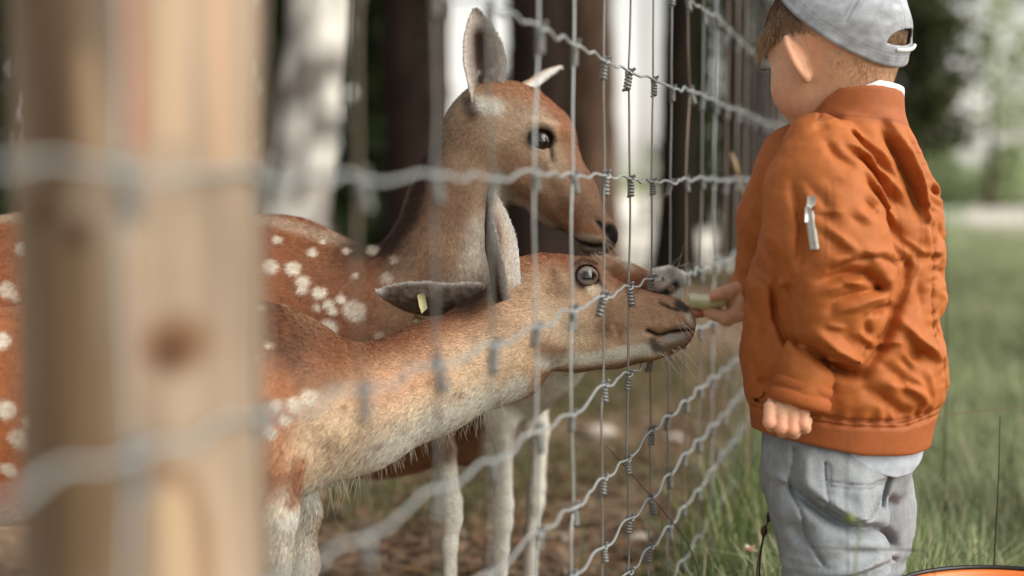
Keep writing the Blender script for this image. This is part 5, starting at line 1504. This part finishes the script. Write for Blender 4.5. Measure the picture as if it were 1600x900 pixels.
def f_jacket(p):
    U, Vv = UV(p, dc)
    cx = np.interp(Vv, prof[:, 0], prof[:, 1]); rx = np.interp(Vv, prof[:, 0], prof[:, 2]) * dc / FPX; ry = np.interp(Vv, prof[:, 0], prof[:, 3])
    x = p[..., 0] - (cx - 800) * dc / FPX; y = p[..., 1] - yc
    k = np.sqrt((x / rx) ** 2 + (y / ry) ** 2); F = (k - 1) * np.minimum(rx, ry) * .92
    F = smax(F, (178 - Vv) * dc / FPX, .012)
    s1 = smin(slv_n(p), slv_n2(p), .01)
    F = smin(F, slv_f(p), .02)
    F = smin(F, s1, .005)
    m = np.abs(F) < .06
    if m.any():
        q = p[m]; u, v = U[m], Vv[m]; g = F[m]
        near = np.clip((yc + .03 - q[:, 1]) / .05, 0, 1)
        acc = np.zeros(len(u), np.float32)
        for pts, w, a in FOLDS:
            xs = [t[0] for t in pts]; ys = [t[1] for t in pts]
            kk = (u > min(xs) - 3 * w) & (u < max(xs) + 3 * w) & (v > min(ys) - 3 * w) & (v < max(ys) + 3 * w)
            if kk.any():
                d, tt_ = seg2(u[kk], v[kk], pts); acc[kk] += a * np.exp(-(d / w) ** 1.6) * (np.sin(np.pi * np.clip(.04 + .92 * tt_, 0, 1)) ** .55 if len(pts) > 1 and w > 4 else 1)
        d, t = seg2(u, v, SEAM)
        acc += .0022 * np.exp(-(d / 13) ** 2) * np.sin(t * 130 + 9 * fbm(q, 24, 2)) * np.clip(2.2 * fbm(q + 5, 22, 2) - .6, 0, 1)
        d, t = seg2(u, v, [(1176, 616), (1210, 626), (1296, 640), (1380, 642), (1462, 626)])
        acc += .0022 * np.exp(-(d / 14) ** 2) * np.sin(t * 80 + 9 * fbm(q, 20, 2)) * np.clip(2.2 * fbm(q + 8, 22, 2) - .6, 0, 1)
        big = fbm(q * np.array([1, 1, 1.5]), 20, 3) - .5; fine = fbm(q * np.array([1.2, 1, .8]), 55, 2) - .5
        rid = np.abs(fbm(q + 3, 26, 2) - .5)
        rid2 = np.abs(fbm(q * np.array([1, 1, 1.7]) + 6, 44, 2) - .5)
        acc2 = .008 * big + .004 * (.12 - rid) + .0025 * (.12 - rid2)
        hemz = np.clip((632 - v) / 12, 0, 1)
        g = g + 1.45 * acc * near * np.clip((1480 - 10 * fbm(q, 20) - u) / 40, .25, 1) * (.15 + .85 * np.clip((668 - v) / 16, 0, 1)) + acc2 * hemz
        F[m] = g
    F = smin(F, cuff_f(p), .004)
    # knitted collar
    top = np.interp(U, [1240, 1258, 1275, 1292, 1340, 1405], [196, 184, 162, 149, 146, 150])
    e = (np.sqrt(((p[..., 0] - (1329 - 800) * dc / FPX) / (.0655 - .00006 * (200 - Vv))) ** 2 + ((p[..., 1] - yc) / .066) ** 2) - 1) * .0645
    col_ = np.abs(e + .003) - .0036
    col_ = smax(smax(col_, (top - Vv) * dc / FPX, .004), (Vv - 215) * dc / FPX, .004)
    F = smin(F, col_, .008)
    # open neck, open hem and open cuffs
    F = smax(F, -smax(e + .0066, (Vv - 206) * dc / FPX, .004), .003)
    F = smax(F, (Vv - hem_v(U)) * dc / FPX, .004)
    inner = (k - 1) * np.minimum(rx, ry) + .008
    F = smax(F, -smax(inner, (660 - Vv) * dc / FPX, .004), .003)
    return smax(F, -ellip(p, P(1160, 470, 2.05), (.024, .026, .026)), .003)
V, Q = sdf_mesh(f_jacket, P(1150, 720, 1.9) * np.array([1, 0, 1]) + [-.02, 1.62, -.02], P(1490, 130, 1.9) * np.array([1, 0, 1]) + [.02, 2.14, .02], .0022)
V = smooth_verts(V, Q, 1, .5)
C = np.tile(lin(172, 98, 48), (len(V), 1))
U, Vv = UV(V, dc)
knit = (np.clip((Vv - 640) / 6, 0, 1) + np.clip((206 - Vv) / 6, 0, 1) * (U > 1240)).clip(0, 1)
C = C * (1 - knit[:, None]) + lin(160, 90, 49) * knit[:, None]
C = C * (1 + .16 * (fbm(V, 18, 3) - .5) + .10 * (fbm(V, 90, 2) - .5))[:, None]
nearv = V[:, 1] < yc
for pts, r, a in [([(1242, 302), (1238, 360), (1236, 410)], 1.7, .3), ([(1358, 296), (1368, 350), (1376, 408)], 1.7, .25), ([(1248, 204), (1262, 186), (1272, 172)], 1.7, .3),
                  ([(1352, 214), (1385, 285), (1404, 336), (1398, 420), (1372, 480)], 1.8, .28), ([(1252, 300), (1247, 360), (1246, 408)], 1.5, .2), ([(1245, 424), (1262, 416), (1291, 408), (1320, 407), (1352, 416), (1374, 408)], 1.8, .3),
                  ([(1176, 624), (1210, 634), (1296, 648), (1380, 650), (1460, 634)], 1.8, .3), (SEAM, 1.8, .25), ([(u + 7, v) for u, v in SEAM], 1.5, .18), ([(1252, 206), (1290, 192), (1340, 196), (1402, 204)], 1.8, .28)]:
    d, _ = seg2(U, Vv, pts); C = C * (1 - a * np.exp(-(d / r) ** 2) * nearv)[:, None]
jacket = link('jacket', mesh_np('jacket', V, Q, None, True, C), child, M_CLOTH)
fj = f_jacket
def surf(px, py, lo=1.60, hi=1.95):
    ds = np.linspace(lo, hi, 500); v = fj(np.array([P(px, py, d) for d in ds], np.float32)); i = np.argmax(v < 0); return ds[i]
# knitted cuff of the near sleeve: two soft rolls with fine ribs
a0, a1 = P(1257, 594, 1.745), P(1246, 634, 1.745); ax_ = a1 - a0
s1_ = np.cross(ax_, [0, 1.0, 0]); s1_ /= np.linalg.norm(s1_); s2_ = np.cross(ax_, s1_); s2_ /= np.linalg.norm(s2_)
ts = [0, .04, .12, .25, .36, .42, .46, .52, .62, .78, .9, .97, 1.0, .98, .9]; rr_ = [41, 44, 46.5, 47, 46, 44, 44, 47, 49.5, 50, 48.5, 46, 43, 39, 36]
na_ = 180; an = np.arange(na_) * 2 * math.pi / na_
rows = []
for t_, r_ in zip(ts, rr_):
    rad_ = mpx(r_, 1.745) * (1 + .010 * np.sin(an * 60) + .03 * (fbm(np.stack([np.cos(an), np.sin(an), 0 * an + t_], -1), 2.5, 2) - .5))
    rows.append(a0 + ax_ * t_ + rad_[:, None] * (np.cos(an)[:, None] * s1_ + .86 * np.sin(an)[:, None] * s2_))
Vc = np.concatenate(rows); i = np.arange(len(ts) - 1)[:, None] * na_; j = np.arange(na_)[None]; j2 = (j + 1) % na_
Qc = np.stack([i + j, i + j2, i + na_ + j2, i + na_ + j], -1).reshape(-1, 4)
if np.mean(np.einsum('ni,ni->n', normals_np(Vc, Qc), Vc - (a0 + a1) / 2)) < 0: Qc = Qc[:, ::-1]
link('cuff', mesh_np('cuff', Vc, Qc, None, True, np.tile(lin(164, 92, 50), (len(Vc), 1))), jacket, M_RIB)
# zip on the sleeve pocket
zp = [(1266, 330), (1268, 345), (1270, 360), (1272, 375), (1274, 389)]
zc = np.array([P(x, y, surf(x, y) - .002) for x, y in zp])
mb = MB()
Lz = len(zc); wz = .0055
sdv = np.array([1, 0, 0.12])
Vz = np.concatenate([np.stack([z - sdv * wz + [0, .004, 0], z - sdv * wz * .8 + [0, -.001, 0], z + [0, -.0022, 0], z + sdv * wz * .8 + [0, -.001, 0], z + sdv * wz + [0, .004, 0]]) for z in zc])
Qz = [[r * 5 + c, r * 5 + c + 1, r * 5 + c + 6, r * 5 + c + 5] for r in range(Lz - 1) for c in range(4)]
mb.add(Vz, Qz, None, lin(186, 182, 174)); zs = mb.build('zip_strip', M_PLASTIC, jacket)
zt = P(1267, 318, surf(1267, 320) - .004)
mb = MB()
slab(mb, [zt + np.array(o) for o in [(-.006, 0, -.013), (-.004, 0, .009), (.006, 0, .009), (.0045, 0, -.002), (.001, 0, -.004), (.001, 0, -.016), (-.006, 0, -.019)]], .0035, lin(222, 222, 220))
slab(mb, [zt + np.array(o) for o in [(-.0075, -.003, -.022), (-.0075, -.003, -.004), (-.0015, -.003, -.004), (-.0015, -.003, -.022)]], .002, lin(214, 214, 212))
mb.build('zip_pull', M_WIRE, jacket, False)
mb = MB()
for t_ in np.linspace(0, 1, 26):                 # zip teeth
    c_ = np.array([np.interp(t_, np.linspace(0, 1, Lz), zc[:, a]) for a in range(3)]) + [0, -.0026, 0]
    mb.tube(np.array([c_ - sdv * .0019, c_ + sdv * .0019]), .00055, 4, lin(150, 146, 138))
mb.build('zip_teeth', M_WIRE, jacket, False, 'stuff')

# ---- trousers, shirt tail, collar of the shirt, shoes
PF = [([(1222, 752), (1250, 776), (1282, 797), (1309, 808), (1343, 811), (1368, 822)], 9, .013), ([(1230, 738), (1262, 762), (1296, 784), (1340, 796)], 9, -.005),
      ([(1373, 764), (1384, 782), (1404, 788)], 9, .005), ([(1378, 830), (1400, 854)], 8, .011), ([(1245, 892), (1300, 880), (1362, 866)], 7, .010), ([(1280, 872), (1350, 852)], 6, -.005),
      ([(1372, 884), (1404, 876)], 6, .007), ([(1376, 866), (1400, 866)], 6, -.004), ([(1290, 838), (1340, 842)], 8, .004), ([(1228, 690), (1218, 740), (1231, 788), (1239, 825), (1258, 857)], 2.6, .0025),
      ([(1215, 742), (1198, 735)], 5, -.004), ([(1240, 700), (1236, 740)], 12, -.004), ([(1220, 800), (1236, 830)], 12, .005), ([(1245, 930), (1310, 940), (1370, 925)], 10, .010),
      ([(1267, 711), (1266, 777), (1298, 796), (1327, 791), (1357, 767), (1366, 743)], 2.2, .0028), ([(1272, 714), (1271, 772), (1298, 789), (1325, 785), (1352, 764)], 1.6, .0016), ([(1270, 738), (1300, 742), (1335, 744), (1362, 738)], 2.2, .0022), ([(1270, 744), (1300, 749), (1335, 750), (1360, 744)], 1.6, .0016),
      ([(1318, 735), (1318, 800)], 16, -.004), ([(1372, 735), (1366, 760), (1360, 780)], 4, .006)]
leg_n = chain([(1288, 742, 1.862, 84), (1291, 800, 1.845, 82), (1306, 850, 1.83, 73), (1306, 905, 1.83, 72), (1310, 980, 1.83, 66), (1306, 1070, 1.83, 56), (1304, 1140, 1.83, 54)], .03)
leg_f = chain([(1352, 740, 1.925, 72), (1368, 790, 1.93, 50), (1368, 835, 1.93, 47), (1352, 890, 1.93, 52), (1358, 970, 1.93, 50), (1356, 1090, 1.93, 48)], .03)
pprof = np.array([(630, 1316, 116, .088), (690, 1315, 121, .094), (720, 1312, 119, .096), (760, 1306, 108, .094), (800, 1306, 96, .085)])
def f_hip(p, grow=0.0):
    U, Vv = UV(p, dc)
    cx = np.interp(Vv, pprof[:, 0], pprof[:, 1]); rx = np.interp(Vv, pprof[:, 0], pprof[:, 2]) * dc / FPX + grow; ry = np.interp(Vv, pprof[:, 0], pprof[:, 3]) + grow
    k = np.sqrt(((p[..., 0] - (cx - 800) * dc / FPX) / rx) ** 2 + ((p[..., 1] - yc) / ry) ** 2)
    return (k - 1) * np.minimum(rx, ry) * .95, U, Vv
def f_trs(p):
    F, U, Vv = f_hip(p)
    F = smax(smax(F, (640 - Vv) * dc / FPX, .005), (Vv - 790) * dc / FPX, .03)
    F = smin(smin(F, leg_n(p), .03), leg_f(p), .012)
    m = np.abs(F) < .05
    if m.any():
        q = p[m]; u, v = U[m], Vv[m]; near = np.clip((yc + .05 - q[:, 1]) / .05, 0, 1); acc = np.zeros(len(u), np.float32)
        for pts, w, a in PF:
            d, tt_ = seg2(u, v, pts); acc += a * np.exp(-(d / w) ** 1.6) * (np.sin(np.pi * np.clip(.04 + .92 * tt_, 0, 1)) ** .55 if w > 4 else 1)
        bunch = np.clip((v - 830) / 40, 0, 1)
        acc2 = .010 * (fbm(q * np.array([1, 1, 1.4]), 18, 3) - .5) + .004 * (fbm(q, 50, 2) - .5) + bunch * .014 * (np.abs(fbm(q * np.array([.7, .7, 3]), 22, 2) - .5) - .1)
        F[m] = F[m] + 2.1 * acc * near + acc2
    return smax(F, CAMZ * 0 + (.035 - p[..., 2]), .004)
V, Q = sdf_mesh(f_trs, np.array([P(1180, 700, 1.85)[0] - .02, 1.70, .02]), np.array([P(1450, 700, 1.9)[0] + .02, 2.06, P(1300, 625, 1.88)[2]]), .0024)
V = smooth_verts(V, Q, 1, .5)
C = np.tile(lin(142, 147, 151), (len(V), 1)); C = C * (1 + .45 * (fbm(V, 26, 3) - .5) + .3 * (fbm(V * np.array([1, 1, .3]), 260, 2) - .5))[:, None]
U, Vv = UV(V, dc)
for pts, r in [([(1267, 711), (1266, 777), (1298, 796), (1327, 791), (1357, 767), (1366, 743)], 2.4), ([(1270, 741), (1300, 745), (1335, 747), (1362, 741)], 2.4), ([(1228, 690), (1218, 740), (1231, 788), (1239, 825), (1258, 857)], 2)]:
    d, _ = seg2(U, Vv, pts); C = C * (1 - .25 * np.exp(-(d / r) ** 2))[:, None]
link('trousers', mesh_np('trousers', V, Q, None, True, C), child, M_DENIM)
def f_tail(p):
    F, U, Vv = f_hip(p, .0055)
    F = F + .004 * (fbm(p, 30, 2) - .5)
    low = np.interp(U, [1180, 1262, 1290, 1330, 1380, 1410, 1440], [668, 684, 706, 724, 737, 734, 712])
    F = np.abs(F) - .0016
    return smax(smax(F, (640 - Vv) * dc / FPX, .002), (Vv - low) * dc / FPX, .002)
V, Q = sdf_mesh(f_tail, np.array([P(1180, 700, 1.85)[0] - .03, 1.72, P(1300, 750, 1.88)[2]]), np.array([P(1450, 700, 1.9)[0] + .03, 2.04, P(1300, 630, 1.88)[2]]), .0016)
shirt = link('shirt', mesh_np('shirt', V, Q, None, True, np.tile(lin(176, 184, 194), (len(V), 1))), child, M_CAP)
def f_sc(p):
    U, Vv = UV(p, dc)
    e = (np.sqrt(((p[..., 0] - (1334 - 800) * dc / FPX) / .0575) ** 2 + ((p[..., 1] - yc) / .058) ** 2) - 1) * .057
    top = np.interp(U, [1250, 1290, 1330, 1350, 1400], [190, 160, 146, 138, 143])
    return smax(smax(np.abs(e) - .0022, (top - Vv) * dc / FPX, .002), (Vv - 200) * dc / FPX, .002)
V, Q = sdf_mesh(f_sc, np.array([P(1240, 200, 1.9)[0], 1.78, P(1300, 210, 1.88)[2]]), np.array([P(1410, 200, 1.9)[0] + .01, 1.98, P(1300, 125, 1.88)[2]]), .0014)
link('shirt_collar', mesh_np('shirt_collar', V, Q, None, True, np.tile(lin(232, 232, 230), (len(V), 1))), child, M_CAP)
for (px, d) in ((1296, 1.83), (1348, 1.93)):
    a = P(px, 1150, d); a[2] = .03; tdir = np.array([-math.cos(yaw), math.sin(yaw), 0])
    def f_sh(p):
        F = smin(cone(p, a - tdir * .02, a + tdir * .085, .033, .028), cone(p, a + [0, 0, .02], a + [0, 0, .06], .036, .038), .02)
        return smax(F, .004 - p[..., 2], .004)
    V, Q = sdf_mesh(f_sh, a - .14, a + .14, .004)
    link('shoe', mesh_np('shoe', V, Q, None, True, np.tile(lin(96, 84, 74), (len(V), 1))), child, M_RIB)

# ---- the slice of fruit between the fingers and the doe's mouth
ns = 40; t = np.linspace(0, 1, ns)
cx = 1075 + 64 * t; cy = 470 + 1.5 * np.sin(t * math.pi) + 2 * t
ctr = np.array([P(x, y, 2.045) for x, y in zip(cx, cy)])
wprof = np.interp(t, [0, .03, .1, .5, .85, .96, 1], [.55, .85, .98, 1.0, .75, .4, .1])
rows = []; cols_ = []
for k in range(ns):
    a = np.linspace(0, 2 * math.pi, 28, endpoint=False)
    yy = np.cos(a) * .019 * wprof[k]; zz = np.sin(a)
    zz = np.where(zz > 0, zz * .0085, zz * .0145) * wprof[k] + .0035
    rows.append(ctr[k] + np.stack([0 * a, yy, zz], -1))
    g = np.clip((-np.sin(a) + .25) * 2.2, 0, 1)[:, None]
    cols_.append(lin(236, 228, 200) * (1 - g) + lin(212, 216, 172) * g)
V = np.concatenate(rows); C = np.concatenate(cols_)
C = C * (1 + .18 * (fbm(V, 300, 2) - .5))[:, None]
i = np.arange(ns - 1)[:, None] * 28; j = np.arange(28)[None]; j2 = (j + 1) % 28
Q = np.stack([i + j, i + j2, i + 28 + j2, i + 28 + j], -1).reshape(-1, 4)
k0 = len(V); V = np.concatenate([V, ctr[:1] + [0, 0, .001], ctr[-1:]]); C = np.concatenate([C, [lin(196, 170, 130)], [lin(180, 180, 120)]])
jj = np.arange(28); T = np.concatenate([np.stack([np.full(28, k0), (jj + 1) % 28, jj], -1), np.stack([np.full(28, k0 + 1), (ns - 1) * 28 + jj, (ns - 1) * 28 + (jj + 1) % 28], -1)])
M_FRUIT = mat_attr('fruit_flesh', .3, .45, noise=.06, nscale=300, sss=.2, bump=.1, bscale=500, bdist=.0005)
fr = link('fruit_slice', mesh_np('fruit_slice', V, Q, T, True, C), None, M_FRUIT); tag(fr, 'pale green slice of fruit held between the child\'s fingers and a doe\'s mouth', 'fruit')

# ---- orange tub in the grass, bottom right
tc_ = P(1622, 961, 1.72); tz = tc_[2]; tx, ty = tc_[0], tc_[1] + .04
tub = empty('plastic_tub', (tx, ty, 0), 'orange plastic tub with a black rim at the lower right corner', 'tub')
def lathe(prof, c, n=72, colr=(200, 110, 50), sx=1.0, sy=1.0):
    a = np.arange(n) * 2 * math.pi / n; prof = np.asarray(prof)
    V = np.stack([c[0] + sx * prof[:, 0][:, None] * np.cos(a), c[1] + sy * prof[:, 0][:, None] * np.sin(a), np.repeat(prof[:, 1][:, None], n, 1)], -1).reshape(-1, 3)
    i = np.arange(len(prof) - 1)[:, None] * n; j = np.arange(n)[None]; j2 = (j + 1) % n
    return V, np.stack([i + j, i + j2, i + n + j2, i + n + j], -1).reshape(-1, 4), lin(colr)
mb = MB()
R_ = .165
V, Q, c = lathe([(.001, .012), (R_ * .8, .012), (R_ * .86, .03), (R_ * .97, tz - .03), (R_ * 1.0, tz - .012), (R_ * 1.02, tz - .004), (R_ * 1.0, tz), (R_ * .975, tz - .003), (R_ * .955, tz - .03), (R_ * .84, .05), (R_ * .78, .03), (.001, .03)], (tx, ty), 96, (226, 122, 52))
mb.add(V, Q, None, c); mb.build('tub_wall', M_PLASTIC, tub)
mb = MB(); a = np.linspace(0, 2 * math.pi, 80)
V, Q, c = lathe([(R_ * 1.012, tz - .003), (R_ * 1.022, tz + .001), (R_ * 1.022, tz + .003), (R_ * 1.0, tz + .005), (R_ * .98, tz + .003), (R_ * .985, tz + .0003)], (tx, ty + .004), 96, (24, 22, 20))
back = (np.arange(96) / 96 * 2 * math.pi); keep = [k for k in range(len(Q)) if math.sin((Q[k][0] % 96) / 96 * 2 * math.pi) > .02]
mb.add(V, Q[keep], None, c); mb.build('rim_trim', M_PLASTIC, tub)
